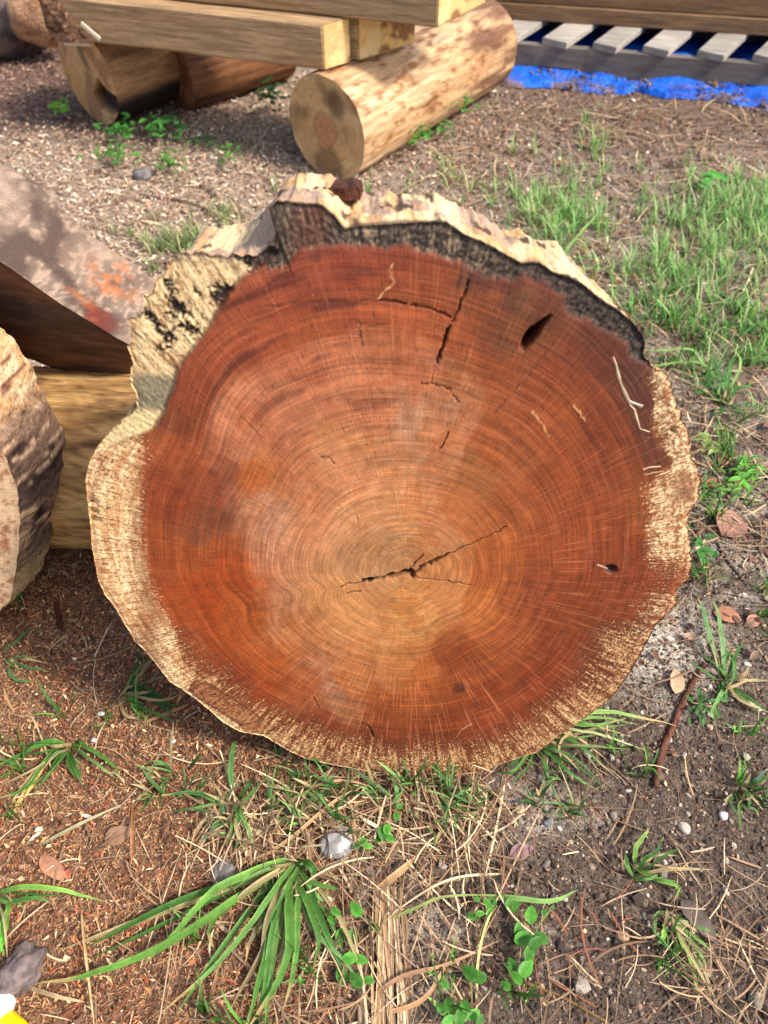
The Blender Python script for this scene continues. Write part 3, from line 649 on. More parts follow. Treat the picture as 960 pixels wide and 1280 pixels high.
# chunk A: big weathered slab lying on the spalted log
def loft_chunk(root, up, lo, nu, colf_top, colf_side):
    up = np.array(up, float); lo = np.array(lo, float); n = len(up)
    def dis(P): return P+np.stack([.016*(fbm(P[:, 0]*9, P[:, 1]*9, P[:, 2]*9, 4)-.5), .016*(fbm(P[:, 0]*9+9, P[:, 1]*9, P[:, 2]*9, 4)-.5), .022*(fbm(P[:, 0]*9, P[:, 1]*9+9, P[:, 2]*9, 4)-.5)], 1)
    def patch(a, b, c, d, m=nu):
        u, v = np.meshgrid(np.linspace(0, 1, m), np.linspace(0, 1, m), indexing='ij'); u = u.ravel()[:, None]; v = v.ravel()[:, None]
        return a*(1-u)*(1-v)+b*u*(1-v)+c*u*v+d*(1-u)*v
    def build(name, quads, colf, mat):
        V = []; F = []; k = 0
        for qd in quads: P = patch(*qd); V.append(P); F.append(gridfaces(nu, nu)+k); k += len(P)
        V = np.vstack(V); return MO(name, dis(V), np.vstack(F), mat, root, col=colf(V))
    h = n//2
    build("top_face", [(up[i], up[i+1], up[n-2-i], up[n-1-i]) for i in range(h-1)], colf_top, M_RIM)
    build("side", [(up[i], lo[i], lo[(i+1) % n], up[(i+1) % n]) for i in range(n)], colf_side, M_LOG)
    build("underside", [(lo[i], lo[n-1-i], lo[n-2-i], lo[i+1]) for i in range(h-1)], colf_side, M_LOG)
chA = empty("weathered_slab", (-.75, 1.22, .36), (0, 0, 0), "thick weathered slab with a pinkish grey top and orange sap stain, lying across the spalted log", "wood slab")
O_ = np.array([-.75, 1.22, .36])
A_up = [np.array(p)-O_ for p in [at(-190, 225, Y=1.06), at(0, 325, Y=1.09), at(85, 385, Y=1.11), at(165, 432, Y=1.13), at(196, 352, Y=1.36), at(120, 300, Y=1.36), at(45, 228, Y=1.33), at(-190, 120, Y=1.33)]]
A_lo = [np.array(p)-O_ for p in [at(-190, 380, Y=1.22), at(0, 440, Y=1.21), at(85, 462, Y=1.20), at(166, 470, Y=1.19), at(182, 440, Y=1.36), (-.62, 1.40, .37), (-.75, 1.40, .37), (-1.1, 1.40, .40)]]
def colA_t(P):
    x, y, z = P[:, 0], P[:, 1], P[:, 2]; n = fbm(x*14, y*14, z*14, 4); n2 = fbm(x*160, y*50, z*160, 3, .7)
    st = np.exp(-((x-.235)/.035)**2)*sstep(.54, .63, fbm(x*34, y*34, z*34, 4, .65))
    c = shades(len(x), (118,98,82), ((168,142,120), sstep(.5, .62, n2)), ((88,70,60), sstep(.5, .64, n)), ((158,132,112), sstep(.5, .3, n)*.6))
    c = mix(c, lin((180,104,56)), st*.75); c = mix(c, lin((108,40,30)), np.exp(-((x-.245)/.03)**2)*sstep(.58, .66, n)*.8)
    return mix(c, lin((168,138,116)), sstep(.27, .31, x))
def colA_s(P):
    x, y, z = P[:, 0], P[:, 1], P[:, 2]; n = fbm(x*5, y*20, z*26, 4)
    return shades(len(x), (112,82,62), ((84,60,46), sstep(.45, .6, n)), ((132,118,104), sstep(.02, .0, np.abs(z-.18+.45*x*.0)-.02)*.2))
loft_chunk(chA, A_up, A_lo, 26, colA_t, colA_s)

# ------------------------------------------------------------------ beams, planks, pallet
def prism(L, w, h, ch=.004, seg=None, wob=.0, seed=0., z0=0., zcut=None):
    """box along +X with softened arrises; returns V,F. y from 0..w, z from 0..h"""
    prof = np.array([(0, ch), (ch, 0), (w-ch, 0), (w, ch), (w, h-ch), (w-ch, h), (ch, h), (0, h-ch)])
    nx = seg or max(2, int(L/.04)); xs = np.linspace(0, L, nx); m = len(prof)
    V = np.array([[x_, p[0], p[1]] for x_ in xs for p in prof])
    V[:, 1] += wob*(fbm(V[:, 0]*5, V[:, 2]*9, seed, 2)-.5); V[:, 2] += wob*(fbm(V[:, 0]*5, V[:, 1]*9, seed+5, 2)-.5)
    F = gridfaces(nx, m, True)[:, ::-1]
    return V, [F, np.array([np.arange(m)]), np.array([(np.arange(m)[::-1]+(nx-1)*m)])]
def wood_box(name, root, L, w, h, rgb, mat, off=(0, 0, 0), ch=.004, wob=.003, var=.12, skew=0.):
    s = rng.random()*50; V, F = prism(L, w, h, ch, None, wob, s); V[:, 0] += V[:, 1]*skew
    n = fbm(V[:, 0]*3, V[:, 1]*20+s, V[:, 2]*20, 3)
    c = np.broadcast_to(lin(rgb), V.shape)*(1+var*2*(n-.5))[:, None]
    o = MO(name, V+np.array(off), F, mat, root, col=c, smooth=False); o.data.polygons.foreach_set("use_smooth", np.zeros(len(o.data.polygons), bool))
    return o
ZB = .338
qL = at(105, 52, ZB); qR = at(404, 88, ZB); byaw = math.atan2(qR[1]-qL[1], qR[0]-qL[0]); ux = np.array([math.cos(byaw), math.sin(byaw), 0]); uy = np.array([-ux[1], ux[0], 0])
def end_cap(root, L, w, h, rgb, skew=0.):
    n = 26; yy, zz = np.meshgrid(np.linspace(.004, w-.004, n), np.linspace(.004, h-.004, n), indexing='ij'); yy = yy.ravel(); zz = zz.ravel()
    V = np.stack([L+.003+yy*skew+.003*(fbm(yy*40, zz*40, L, 3)-.5), yy, zz], 1); nn = fbm(yy*16+L, zz*16, 3., 4); R_ = np.hypot(yy-w*.5, zz-h*.3)
    c = shades(len(yy), rgb, ((232,196,136), sstep(.5, .62, nn)), ((150,104,62), sstep(.56, .66, fbm(yy*20, zz*20, 8.+L, 3))))
    MO("end_grain", V, gridfaces(n, n)[:, ::-1], M_FACE, root, col=c, floats=dict(raym=.3, ringm=.9),
       vecs=dict(ring=np.stack([R_*3, (yy-w*.5)/(R_+.01), (zz-h*.3)/(R_+.01)], 1)))
def beam(name, p, L, w, h, rgb, erd, label, back=.0):
    root = empty(name, tuple(p), (0, 0, byaw), label, "beam", "sawn beams stacked across the logs")
    wood_box("timber", root, L, w, h, rgb, M_GRAIN, ch=.006, wob=.006, skew=back)
    end_cap(root, L, w, h, erd, back)
    return root
L1 = float(np.linalg.norm(qR-qL))+.12; h1 = .135
def endvec(pa, pb, z):
    d = at(pb[0], pb[1], z)-at(pa[0], pa[1], z); return float(d@uy), float(d@ux)/float(d@uy)
w1, k1 = endvec((404,88), (438,78), ZB); w2, k2 = endvec((447,76), (518,54), ZB); qS = at(447, 76, ZB)
b1 = beam("sawn_beam", qR-ux*L1, L1, w1, h1, (174,140,102), (224,178,114), "lower front sawn beam with a strip of brown bark at its left end", k1)
b2 = beam("sawn_beam", qS-ux*1.16, 1.16, w2, h1-.004, (170,138,94), (228,180,112), "lower rear sawn beam, its pale end right of the dark gap", k2)
# live bark edge on the left of the front beam
nb, mb = 40, 26; bb, vv = np.meshgrid(np.linspace(-.005, .165, nb), np.linspace(0, 1, mb), indexing='ij'); bb = bb.ravel(); vv = vv.ravel()
edge_ = .155-.11*vv; keep = np.clip((edge_-bb)/.05, 0, 1)
Vb_ = np.stack([bb, -.004-.014*np.minimum(keep, 1)*(1+1.2*(fbm(bb*30, vv*5, 3., 3)-.5))-.0*bb, vv*h1*1.02-.002], 1)
Vb_[:, 1] = np.where(bb > edge_, .002, Vb_[:, 1])
MO("bark_edge", Vb_, gridfaces(nb, mb), M_BARK, b1, col=shades(len(bb), (122,88,64), ((84,58,42), sstep(.45, .6, fbm(bb*40, vv*14, 2., 3))), ((156,118,88), sstep(.6, .7, fbm(bb*60, vv*24, 5., 3)))))
V, F = prism(.075, .006, .016, .002); MO("torn_fibre", V@np.array([[.8, 0, -.6], [0, 1, 0], [.6, 0, .8]])+np.array([.13, -.012, .055]), F, M_CHIP, b1, col=np.broadcast_to(L3(226,206,176), V.shape), smooth=False)
ZU = ZB+h1+.003
qU = at(545, 35, ZU); Lu = 1.35; w3, k3 = endvec((545,35), (606,4), ZU)
b3 = beam("sawn_beam", qU-ux*Lu, Lu, w3, .15, (166,136,98), (222,182,118), "upper sawn beam crossing over the lower pair at the top of the photo", k3)
# pallet
s1 = at(640, 92, 0); s2 = at(960, 121, 0); pyaw = math.atan2(s2[1]-s1[1], s2[0]-s1[0])
pux = np.array([math.cos(pyaw), math.sin(pyaw), 0]); p0 = s1-pux*.30
pal = empty("pallet", tuple(p0), (0, 0, pyaw), "weathered grey wooden pallet with open slats, on the ground at the top right", "pallet")
LP = 2.3
for k, yo in enumerate((0., .46, .92)):
    if k == 0:      # front stringer with its two fork notches
        xs = [0, .36, .37, .39, .58, .60, .61, .62, 1.08, 1.10, 1.12, 1.36, 1.38, 1.40, LP]; zb = [0, 0, .02, .04, .04, .02, .0, 0, 0, .03, .04, .04, .03, 0, 0]
        V = np.array([[x_, y_, z_] for x_, b_ in zip(xs, zb) for (y_, z_) in ((0, b_), (.04, b_), (.04, .118), (0, .118))])
        c = np.broadcast_to(L3(112,102,92), V.shape)*(.8+.4*rng.random((len(V), 1)))
        MO("stringer", V, [gridfaces(len(xs), 4, True)[:, ::-1], np.array([[0, 1, 2, 3]]), np.array([[3, 2, 1, 0]])+(len(xs)-1)*4], M_GREY, pal, col=c, smooth=False)
    else: wood_box("stringer", pal, LP, .04, .118, (96,88,80), M_GREY, (0, yo, 0))
sk = -.10
for k in range(11):
    xx = .09+k*.213+random.uniform(-.012, .012)
    V, F = prism(1.05, .105+random.uniform(-.01, .012), .026, .002, 14, .003, k*3.1)
    a = math.pi/2-math.radians(0)-pyaw*1.0+.42*0; a = math.radians(90+random.uniform(-1.5, 1.5)-22)
    ca, sa = math.cos(a), math.sin(a); V = np.stack([V[:, 0]*ca-V[:, 1]*sa, V[:, 0]*sa+V[:, 1]*ca, V[:, 2]], 1)
    V += np.array([xx, -.02+random.uniform(-.01, .01), .1195])
    g = random.uniform(.85, 1.2); o_ = MO("slat", V, F, M_GREY, pal, col=np.broadcast_to(L3(158,148,134)*g, V.shape)*(.85+.3*rng.random((len(V), 1))), smooth=False)
# timbers stacked on the pallet
q1 = at(600, 22, .147); q2 = at(960, 45, .147); tyaw = math.atan2(q2[1]-q1[1], q2[0]-q1[0]); tux = np.array([math.cos(tyaw), math.sin(tyaw), 0])
for (zz, hh, dy, rgb, lb) in ((.1465, .062, 0., (124,94,68), "lower brown board lying on the pallet slats"), (.2105, .15, .012, (118,88,62), "broad brown timber stacked on the board above the pallet")):
    r_ = empty("timber_board", tuple(q1-tux*.35+np.array([-tux[1], tux[0], 0])*dy+[0, 0, zz-.147]), (0, 0, tyaw), lb, "timber", "timbers stacked on the pallet")
    wood_box("board", r_, 2.6, .55, hh, rgb, M_GRAIN, ch=.004, wob=.005)
# blue tarp
nu, nv = 150, 60
uu, vv = np.meshgrid(np.linspace(-.06, 1.9, nu), np.linspace(0, 1, nv), indexing='ij'); uu = uu.ravel(); vv = vv.ravel()
fr = np.interp(uu, [-.06, .0, .2, .42, .50, .62, .8, .84, .95, 1.1, 1.3, 1.5, 1.9], [-.03, -.10, -.135, -.12, -.10, -.12, -.10, -.05, -.12, -.10, -.14, -.20, -.2])+.03*(fbm(uu*9, 1., 3., 3)-.5)
yl = fr+(1.0-fr)*vv**1.6
zt = .004+.05*sstep(-.06, .05, yl)*fbm(uu*5, yl*5, 3., 3)+.045*fbm(uu*11, yl*16, 8., 4, .6)*sstep(0, .08, vv)-.012*sstep(.52, .62, fbm(uu*6, 2., 1., 2))*sstep(.2, 0, vv)
Vt = np.stack([uu, yl, zt], 1); wy_ = p0+np.outer(uu, pux)+np.outer(yl, [-pux[1], pux[0], 0]); Vt[:, 2] += gh(wy_[:, 0], wy_[:, 1])
dirt = sstep(.46, .54, fbm(uu*7, yl*22, 4., 4, .6))*sstep(.26, .0, vv)
tp = MO("tarpaulin", Vt, gridfaces(nu, nv), M_TARP, col=shades(len(uu), (18,98,208), ((12,72,168), sstep(.45, .62, fbm(uu*9, yl*13, 8., 3))), ((120,96,76), dirt*.95))); tp.location = tuple(p0); tp.rotation_euler = (0, 0, pyaw)
kk = rng.choice(np.nonzero((vv < .42) & (fbm(uu*6, 2.+vv*4, 1., 3) > .47))[0], 1500); wt = p0+np.outer(uu[kk], pux)+np.outer(yl[kk], [-pux[1], pux[0], 0]); X, Y = wt[:, 0]+rng.normal(0, .012, 1500), wt[:, 1]+rng.normal(0, .012, 1500)
DIRT = (X, Y, Vt[kk, 2]-gh(X, Y))
tag(tp, "crumpled bright blue tarpaulin spread under the pallet", "tarp")
# chunks at the top left
def chunk(name, loc, size, sq, rgb, rgb2, label, seed, rot, cat="wood chunk", lev=4, amp=.28):
    V, F = blob(size, seed, amp, sq, lev, 1.3); V[:, 2] = np.maximum(V[:, 2], -size*sq[2]*.75); n = fbm(V[:, 0]*30, V[:, 1]*30, V[:, 2]*30, 3)
    o_ = MO(name, V, F, M_BARK, col=shades(len(V), rgb, (rgb2, sstep(.42, .6, n)))); o_.location = loc; o_.rotation_euler = rot
    return tag(o_, label, cat)
pc = at(-8, 30, .12); chunk("bark_chunk", tuple(pc), .19, (1.2, .8, .8), (112,94,84), (78,64,58), "dark grey bark-covered chunk at the top left corner", 3.3, (0, .1, .5))
pc = at(46, 14, .20); chunk("split_chunk", tuple(pc), .15, (.75, .6, 1.1), (204,160,122), (176,128,94), "pale tan split chunk leaning on the grey one at the top left", 6.1, (.2, .35, .2))
pc = at(88, 48, .33); V, F = prism(.10, .05, .03, .003); o_ = MO("wood_wedge", V-np.array([.03, 0, .03]), F, M_CHIP, col=np.broadcast_to(L3(232,214,190), V.shape), smooth=False)
o_.location = (pc[0], pc[1], .335); o_.rotation_euler = (0, -.0, byaw+.2); tag(o_, "small white wedge of wood jammed between the left log and the beam", "wedge")

# ------------------------------------------------------------------ litter that nobody could count
def shard_mesh(name, X, Y, Ln, Wd, colr, tilt, mat, lift=(.001, .006), bend=.25):
    n = len(X); a = rng.random(n)*2*math.pi; ca, sa = np.cos(a), np.sin(a)
    lx = np.array([-.5, -.1, .5, .12])[None]*Ln[:, None]*(1+.3*rng.normal(0, 1, (n, 4))*.4); ly = np.array([-.3, .5, .25, -.5])[None]*Wd[:, None]*(1+.3*rng.normal(0, 1, (n, 4)))
    lz = rng.normal(0, 1, (n, 4))*Wd[:, None]*bend+lx*np.tan(rng.normal(0, tilt, n).clip(-.9, .9))[:, None]+ly*np.tan(rng.normal(0, tilt, n).clip(-.9, .9))[:, None]
    zz = gh(X, Y)+rng.uniform(lift[0], lift[1], n)
    V = np.stack([X[:, None]+lx*ca[:, None]-ly*sa[:, None], Y[:, None]+lx*sa[:, None]+ly*ca[:, None], zz[:, None]+np.maximum(lz, -.004)], -1).reshape(-1, 3)
    o_ = MO(name, V, np.arange(4*n).reshape(-1, 4), mat, col=np.repeat(colr, 4, 0)*(.85+.3*rng.random((4*n, 1))), smooth=False)
    return tag(o_, None, None, kind="stuff")
def pick(n, pal, w=None, var=.25):
    P = np.array([lin(p) for p in pal]); i = rng.choice(len(P), n, p=None if w is None else np.array(w)/np.sum(w))
    return P[i]*(1+var*rng.normal(0, 1, (n, 1))).clip(.4, 1.7)
def scat(n, x0, x1, y0, y1): return rng.uniform(x0, x1, n), rng.uniform(y0, y1, n)
# sawdust, left foreground
X, Y = scat(150000, -1.05, .5, -.1, 1.55); k = rng.random(len(X)) < zones(X, Y)[0]; X, Y = X[k], Y[k]; n = len(X)
shard_mesh("sawdust", X, Y, rng.lognormal(-5.3, .5, n), rng.lognormal(-6.25, .45, n), pick(n, [(162,106,68),(200,152,106),(120,78,54),(204,168,126),(78,50,36),(150,90,58),(182,120,74),(140,104,84)], [4, 3, 4, 2, 3, 3, 3, 2]), .5, M_CHIP)
X, Y = scat(4000, -1.05, .4, -.1, 1.5); k = rng.random(len(X)) < zones(X, Y)[0]; X, Y = X[k], Y[k]; n = len(X)
shard_mesh("coarse_sawdust", X, Y, rng.lognormal(-4.4, .4, n), rng.lognormal(-5.4, .4, n), pick(n, [(176,112,70),(212,164,112),(128,80,54),(232,204,160),(98,70,56),(160,84,58)]), .3, M_CHIP, (.002, .008))
X, Y = scat(60000, -1.05, .45, -.1, 1.5); k = rng.random(len(X)) < zones(X, Y)[0]*(.35+.9*fbm(X*14, Y*14, 3., 3)); X, Y = X[k], Y[k]; n = len(X)
a = rng.random(n)*6.28; Ls = rng.lognormal(-4.75, .5, n); s_2 = np.linspace(-.5, .5, 3)[None]
P = np.stack([X[:, None]+np.cos(a)[:, None]*Ls[:, None]*s_2, Y[:, None]+np.sin(a+.0)[:, None]*Ls[:, None]*s_2+Ls[:, None]*(s_2**2)*rng.normal(0, .5, (n, 1)), gh(X, Y)[:, None]+rng.uniform(.002, .006, (n, 1))+Ls[:, None]*s_2*rng.normal(0, .22, (n, 1))], -1)
FIB = (P, Ls, n)
# wood chips, mid distance left
X, Y = scat(120000, -2.6, .9, 1.2, 5.); zz_ = zones(X, Y); k = rng.random(len(X)) < np.clip(zz_[1]+zz_[2]*.9+.1, 0, 1); X, Y = X[k], Y[k]; n = len(X); mu = zones(X, Y)[2][:, None]
cA = pick(n, [(200,172,142),(222,196,164),(166,134,108),(184,146,116),(118,94,78),(232,212,186),(92,72,60)], [4, 3, 3, 3, 2.4, 1.4, 1.5]); cB = pick(n, [(150,118,98),(104,78,64),(186,150,126),(84,62,52)], [3, 3, 1.5, 2])
shard_mesh("wood_chips", X, Y, rng.lognormal(-4.35, .45, n), rng.lognormal(-5.3, .4, n), np.where(rng.random((n, 1)) < mu, cB, cA), .35, M_CHIP, (.002, .012))
# leaf and bark crumbs over the soil, right
X, Y = scat(90000, -.3, 2.6, -.1, 4.4); zz_ = zones(X, Y); k = rng.random(len(X)) < np.clip(1-zz_[0]-zz_[1], 0, 1)*np.clip(1.2-Y*.15, .3, 1); X, Y = X[k], Y[k]; n = len(X)
sc = np.clip(.7+.35*Y, .7, 1.7)
shard_mesh("bark_crumbs", X, Y, rng.lognormal(-5.15, .5, n)*sc, rng.lognormal(-5.8, .4, n)*sc, pick(n, [(120,86,62),(150,112,84),(92,68,54),(176,140,108),(66,52,44),(150,94,66),(190,172,150)], [4, 3, 4, 2, 3, 2, 1.2]), .5, M_CHIP)
# dry leaves litter on the right
def grit(name, X, Y, s, colr, mat, sink=.3):
    t = (1+5**.5)/2; I = np.array([(-1,t,0),(1,t,0),(-1,-t,0),(1,-t,0),(0,-1,t),(0,1,t),(0,-1,-t),(0,1,-t),(t,0,-1),(t,0,1),(-t,0,-1),(-t,0,1)])/1.9
    Fi = np.array([(0,11,5),(0,5,1),(0,1,7),(0,7,10),(0,10,11),(1,5,9),(5,11,4),(11,10,2),(10,7,6),(7,1,8),(3,9,4),(3,4,2),(3,2,6),(3,6,8),(3,8,9),(4,9,5),(2,4,11),(6,2,10),(8,6,7),(9,8,1)])
    n = len(X); V = I[None]*s[:, None, None]*(1+.22*rng.normal(0, 1, (n, 12, 1)))*np.stack([rng.uniform(.7, 1.3, n), rng.uniform(.7, 1.3, n), rng.uniform(.45, .8, n)], 1)[:, None, :]
    a = rng.random(n)*6.28; ca, sa = np.cos(a)[:, None], np.sin(a)[:, None]
    Vx = V[..., 0]*ca-V[..., 1]*sa+X[:, None]; Vy = V[..., 0]*sa+V[..., 1]*ca+Y[:, None]; Vz = V[..., 2]+(gh(X, Y)+s*sink)[:, None]
    o_ = MO(name, np.stack([Vx, Vy, Vz], -1).reshape(-1, 3), (Fi[None]+12*np.arange(n)[:, None, None]).reshape(-1, 3), mat, col=np.repeat(colr, 12, 0), smooth=False)
    return tag(o_, None, None, kind="stuff")
X, Y = scat(26000, -.1, 1.1, .0, 1.3); k = rng.random(len(X)) < np.clip(1-zones(X, Y)[0], 0, 1); X, Y = X[k], Y[k]; n = len(X)
grit("soil_crumbs", X, Y, rng.lognormal(-6.25, .5, n), pick(n, [(86,70,58),(108,92,76),(62,51,43),(140,122,102)], [4, 3, 3, 1.4]), M_STONE, .2)
X, Y = scat(3000, -.1, 1.2, .0, 1.4); k = rng.random(len(X)) < np.clip(1-zones(X, Y)[0], .03, 1); X, Y = X[k], Y[k]; n = len(X)
grit("gravel", X, Y, rng.lognormal(-6.0, .5, n), pick(n, [(164,150,132),(196,186,170),(146,134,118),(176,148,116),(126,114,102)], [3, 1.3, 3, 1.5, 3]), M_STONE, .35)
X, Y = scat(500, -2.2, 2.2, 1.4, 3.6); n = len(X)
grit("far_gravel", X, Y, rng.lognormal(-5.2, .4, n), pick(n, [(190,172,150),(214,200,182),(180,160,140),(150,130,112)]), M_STONE, .4)

X, Y, dz_ = DIRT; o_ = grit("fallen_dirt", X, Y, rng.lognormal(-5.35, .3, len(X)), pick(len(X), [(110,88,70),(134,110,88),(88,70,56)]), M_STONE, .2)
v_ = np.empty(len(o_.data.vertices)*3, np.float32); o_.data.vertices.foreach_get("co", v_); v_[2::3] += np.repeat(dz_, 12).astype(np.float32); o_.data.vertices.foreach_set("co", v_)
def ribbons(name, P, Wd, colr, mat, fold=.0, stuff=True, parent=None):
    """P: n x m x 3 centre lines, Wd: n x m widths; flat or folded strips joined into one mesh"""
    n, m, _ = P.shape; t = np.gradient(P, axis=1); up = np.array([0, 0, 1.])
    sd_ = np.cross(t, up); ln = np.linalg.norm(sd_, axis=-1, keepdims=True); sd_ = np.where(ln > 1e-9, sd_/(ln+1e-12), [1, 0, 0])
    nr = np.cross(sd_, t); nr /= np.linalg.norm(nr, axis=-1, keepdims=True)+1e-12
    if fold:
        V = np.stack([P-sd_*Wd[..., None]*.5+nr*Wd[..., None]*fold, P, P+sd_*Wd[..., None]*.5+nr*Wd[..., None]*fold], 2); q = 3
    else: V = np.stack([P-sd_*Wd[..., None]*.5, P+sd_*Wd[..., None]*.5], 2); q = 2
    F = (gridfaces(m, q)[None]+(np.arange(n)*m*q)[:, None, None]).reshape(-1, 4)
    c = np.repeat(colr, m*q, 0) if colr.ndim == 2 else np.repeat(colr.reshape(-1, 3), q, 0)
    if q == 3: c = (c.reshape(-1, 3, 3)*np.array([.95, .80, 1.12])[None, :, None]).reshape(-1, 3)  # darker midrib, paler edge: the fold's highlight painted into the colour
    a1 = np.arange(m)[None, :, None]*.12+rng.random((n, 1, 1))*60; a2 = np.linspace(0, 7, q)[None, None, :]
    ac = np.stack(np.broadcast_arrays(a1, a2, a1*0+rng.random((n, 1, 1))*50), -1)
    o_ = MO(name, V.reshape(-1, 3), F, mat, parent, col=c, vecs=dict(ac=ac.reshape(-1, 3)) if mat is M_GRASS else None)
    return tag(o_, None, None, kind="stuff") if stuff else o_
def straw(name, X, Y, Ln, Wd, colr, curve=.5, up=.012, ang=None, m=6):
    n = len(X); a = rng.random(n)*6.28 if ang is None else ang; s = np.linspace(-.5, .5, m)[None]
    da = a[:, None]+curve*rng.normal(0, 1, (n, 1))*s+.15*rng.normal(0, 1, (n, m))*0
    st = Ln[:, None]/(m-1)
    xx = np.cumsum(np.cos(da)*st, 1); yy = np.cumsum(np.sin(da)*st, 1); xx = xx-xx.mean(1, keepdims=True)+X[:, None]; yy = yy-yy.mean(1, keepdims=True)+Y[:, None]
    z0 = gh(X, Y)[:, None]; zz = np.maximum(gh(xx, yy), z0-.004)+rng.uniform(.002, .002+up, (n, 1))+rng.normal(0, .18, (n, 1))*s*Ln[:, None]*.3+.002
    zz = np.maximum(zz, gh(xx, yy)+.0015)
    P = np.stack([xx, yy, zz], -1); W_ = Wd[:, None]*np.array([.7]+[1.]*(m-2)+[.35])[None]
    return ribbons(name, P, W_, colr, M_DIRTY)
X, Y = scat(1700, .2, 2.2, .75, 3.2); k = rng.random(len(X)) < .95-.22*Y; X, Y = X[k], Y[k]; n = len(X)
a = rng.random(n)*6.28; Ls = rng.lognormal(-3.75, .4, n); s_5 = np.linspace(-.5, .5, 6)[None]; cv = rng.normal(0, .5, (n, 1))
P = np.stack([X[:, None]+np.cos(a)[:, None]*Ls[:, None]*s_5, Y[:, None]+np.sin(a)[:, None]*Ls[:, None]*s_5, gh(X, Y)[:, None]+rng.uniform(.004, .014, (n, 1))+Ls[:, None]*(s_5**2*cv+s_5*rng.normal(0, .15, (n, 1)))], -1)
P[..., 2] = np.maximum(P[..., 2], gh(P[..., 0], P[..., 1])+.001)
ribbons("leaf_litter", P, Ls[:, None]*rng.uniform(.3, .6, (n, 1))*np.array([.06, .7, 1., .95, .6, .04])[None], pick(n, [(136,96,74),(114,80,62),(160,116,90),(92,68,56),(178,140,112),(140,88,64)]), M_LEAFD, .18)
P, Ls, n = FIB; ribbons('wood_fibres', P, rng.lognormal(-6.75, .35, (n, 1))*np.array([.5, 1., .3])[None], pick(n, [(196,140,94),(200,156,110),(150,94,60),(120,74,48),(190,140,94),(206,172,130),(92,62,46)]), M_CHIP)
STR = [(174,142,104),(148,116,84),(200,174,136),(124,94,68),(104,78,58),(138,112,84)]
X, Y = scat(1500, -.95, .4, .0, 1.0); n = len(X)
n_ = n
straw("dry_straw", X, Y, rng.lognormal(-3.0, .55, n), rng.lognormal(-6.6, .45, n), pick(n, STR+[(140,80,54),(120,70,50)]), .6)
X = rng.normal(-.04, .14, 520); Y = rng.normal(.30, .15, 520); n = 520
straw("matted_straw", X, Y, rng.lognormal(-2.7, .45, n), rng.lognormal(-6.4, .45, n), pick(n, STR), .4, .02, rng.normal(1.75, .7, n))
X, Y = scat(1900, .1, 1.3, .0, 1.9); k = rng.random(len(X)) < .22+.78*sstep(.45, .9, Y); X, Y = X[k], Y[k]; n = len(X)
straw("dead_grass", X, Y, rng.lognormal(-2.95, .5, n), rng.lognormal(-6.5, .45, n), pick(n, STR), .6)
X, Y = scat(3800, .2, 2.3, 1.0, 3.3); n = len(X)
straw("far_dead_grass", X, Y, rng.lognormal(-2.5, .45, n), rng.lognormal(-5.9, .35, n), pick(n, STR), .6, .02)
X, Y = scat(2200, -2.4, .5, 1.3, 3.6); n = len(X)
straw("pine_straw", X, Y, rng.lognormal(-2.8, .45, n), rng.lognormal(-5.9, .35, n), pick(n, STR+[(120,86,64)]), .5, .012)
X = rng.uniform(-.32, .22, 340); Y = .435+.035*rng.normal(0, 1, 340); n = 340
straw("straw_fringe", X, Y, rng.lognormal(-2.5, .4, n), rng.lognormal(-6.25, .4, n), pick(n, STR+[(214,190,146)]), .5, .025)
X = np.abs(rng.normal(0, .12, 200))+.44; Y = rng.normal(.20, .09, 200)
straw("straw_heap", X, Y, rng.lognormal(-2.8, .4, 200), rng.lognormal(-6.4, .4, 200), pick(200, STR), .5, .02)

GR = [(74,124,40),(96,150,56),(58,100,36),(120,166,70),(84,136,60)]
def grass(name, X, Y, hgt, Wd, colr, spread=.6, m=6, droop=.6):
    n = len(X); a = rng.random(n)*6.28; s = np.linspace(0, 1, m)[None]
    out = hgt*rng.uniform(.2, spread+.2, n); hz = hgt[:, None]*(s-droop*rng.random((n, 1))*s**2.2*.8)
    ba = a[:, None]+rng.normal(0, .35, (n, 1))*s
    P = np.stack([X[:, None]+np.cos(ba)*out[:, None]*s**1.5, Y[:, None]+np.sin(ba)*out[:, None]*s**1.5, gh(X, Y)[:, None]-.004+np.maximum(hz, .002*s)], -1)
    W_ = Wd[:, None]*np.array([.8, 1., 1., .85, .6, .1])[None, :m]
    c = colr[:, None, :]*np.linspace(.75, 1.12, m)[None, :, None]
    return ribbons(name, P, W_, c, M_GRASS)
def patch(cx, cy, sx, sy, n): return rng.normal(cx, sx, n), rng.normal(cy, sy, n)
def gpatch(name, spots, h, w, var=.35, pal=GR):
    xs, ys = [], []
    for (ppx, ppy, sx, sy, n) in spots:
        g = at(ppx, ppy); nt_ = max(1, n//9); tx, ty = patch(g[0], g[1], sx, sy, nt_)
        xs.append(np.repeat(tx, 9)+rng.normal(0, .008, nt_*9)); ys.append(np.repeat(ty, 9)+rng.normal(0, .008, nt_*9))
    X = np.concatenate(xs); Y = np.concatenate(ys); n = len(X)
    return grass(name, X, Y, h*rng.lognormal(0, var, n).clip(.3, 1.7), w*rng.lognormal(0, .25, n), pick(n, pal, None, .18))
gpatch("grass_patch", [(700,270,.08,.14,900),(740,190,.05,.12,150),(915,290,.15,.14,1500),(870,370,.16,.11,950),(945,260,.11,.13,800),(810,345,.12,.1,240),(600,235,.2,.1,120),(900,440,.10,.09,260)], .065, .0030, .4, [(122,178,86),(150,200,110),(104,156,72),(172,204,130),(196,196,140)])
gpatch("grass_patch", [(250,300,.12,.07,420),(200,310,.08,.05,160),(330,270,.09,.05,140)], .05, .004, .3, [(104,136,72),(126,152,88),(150,158,104),(180,168,120)])
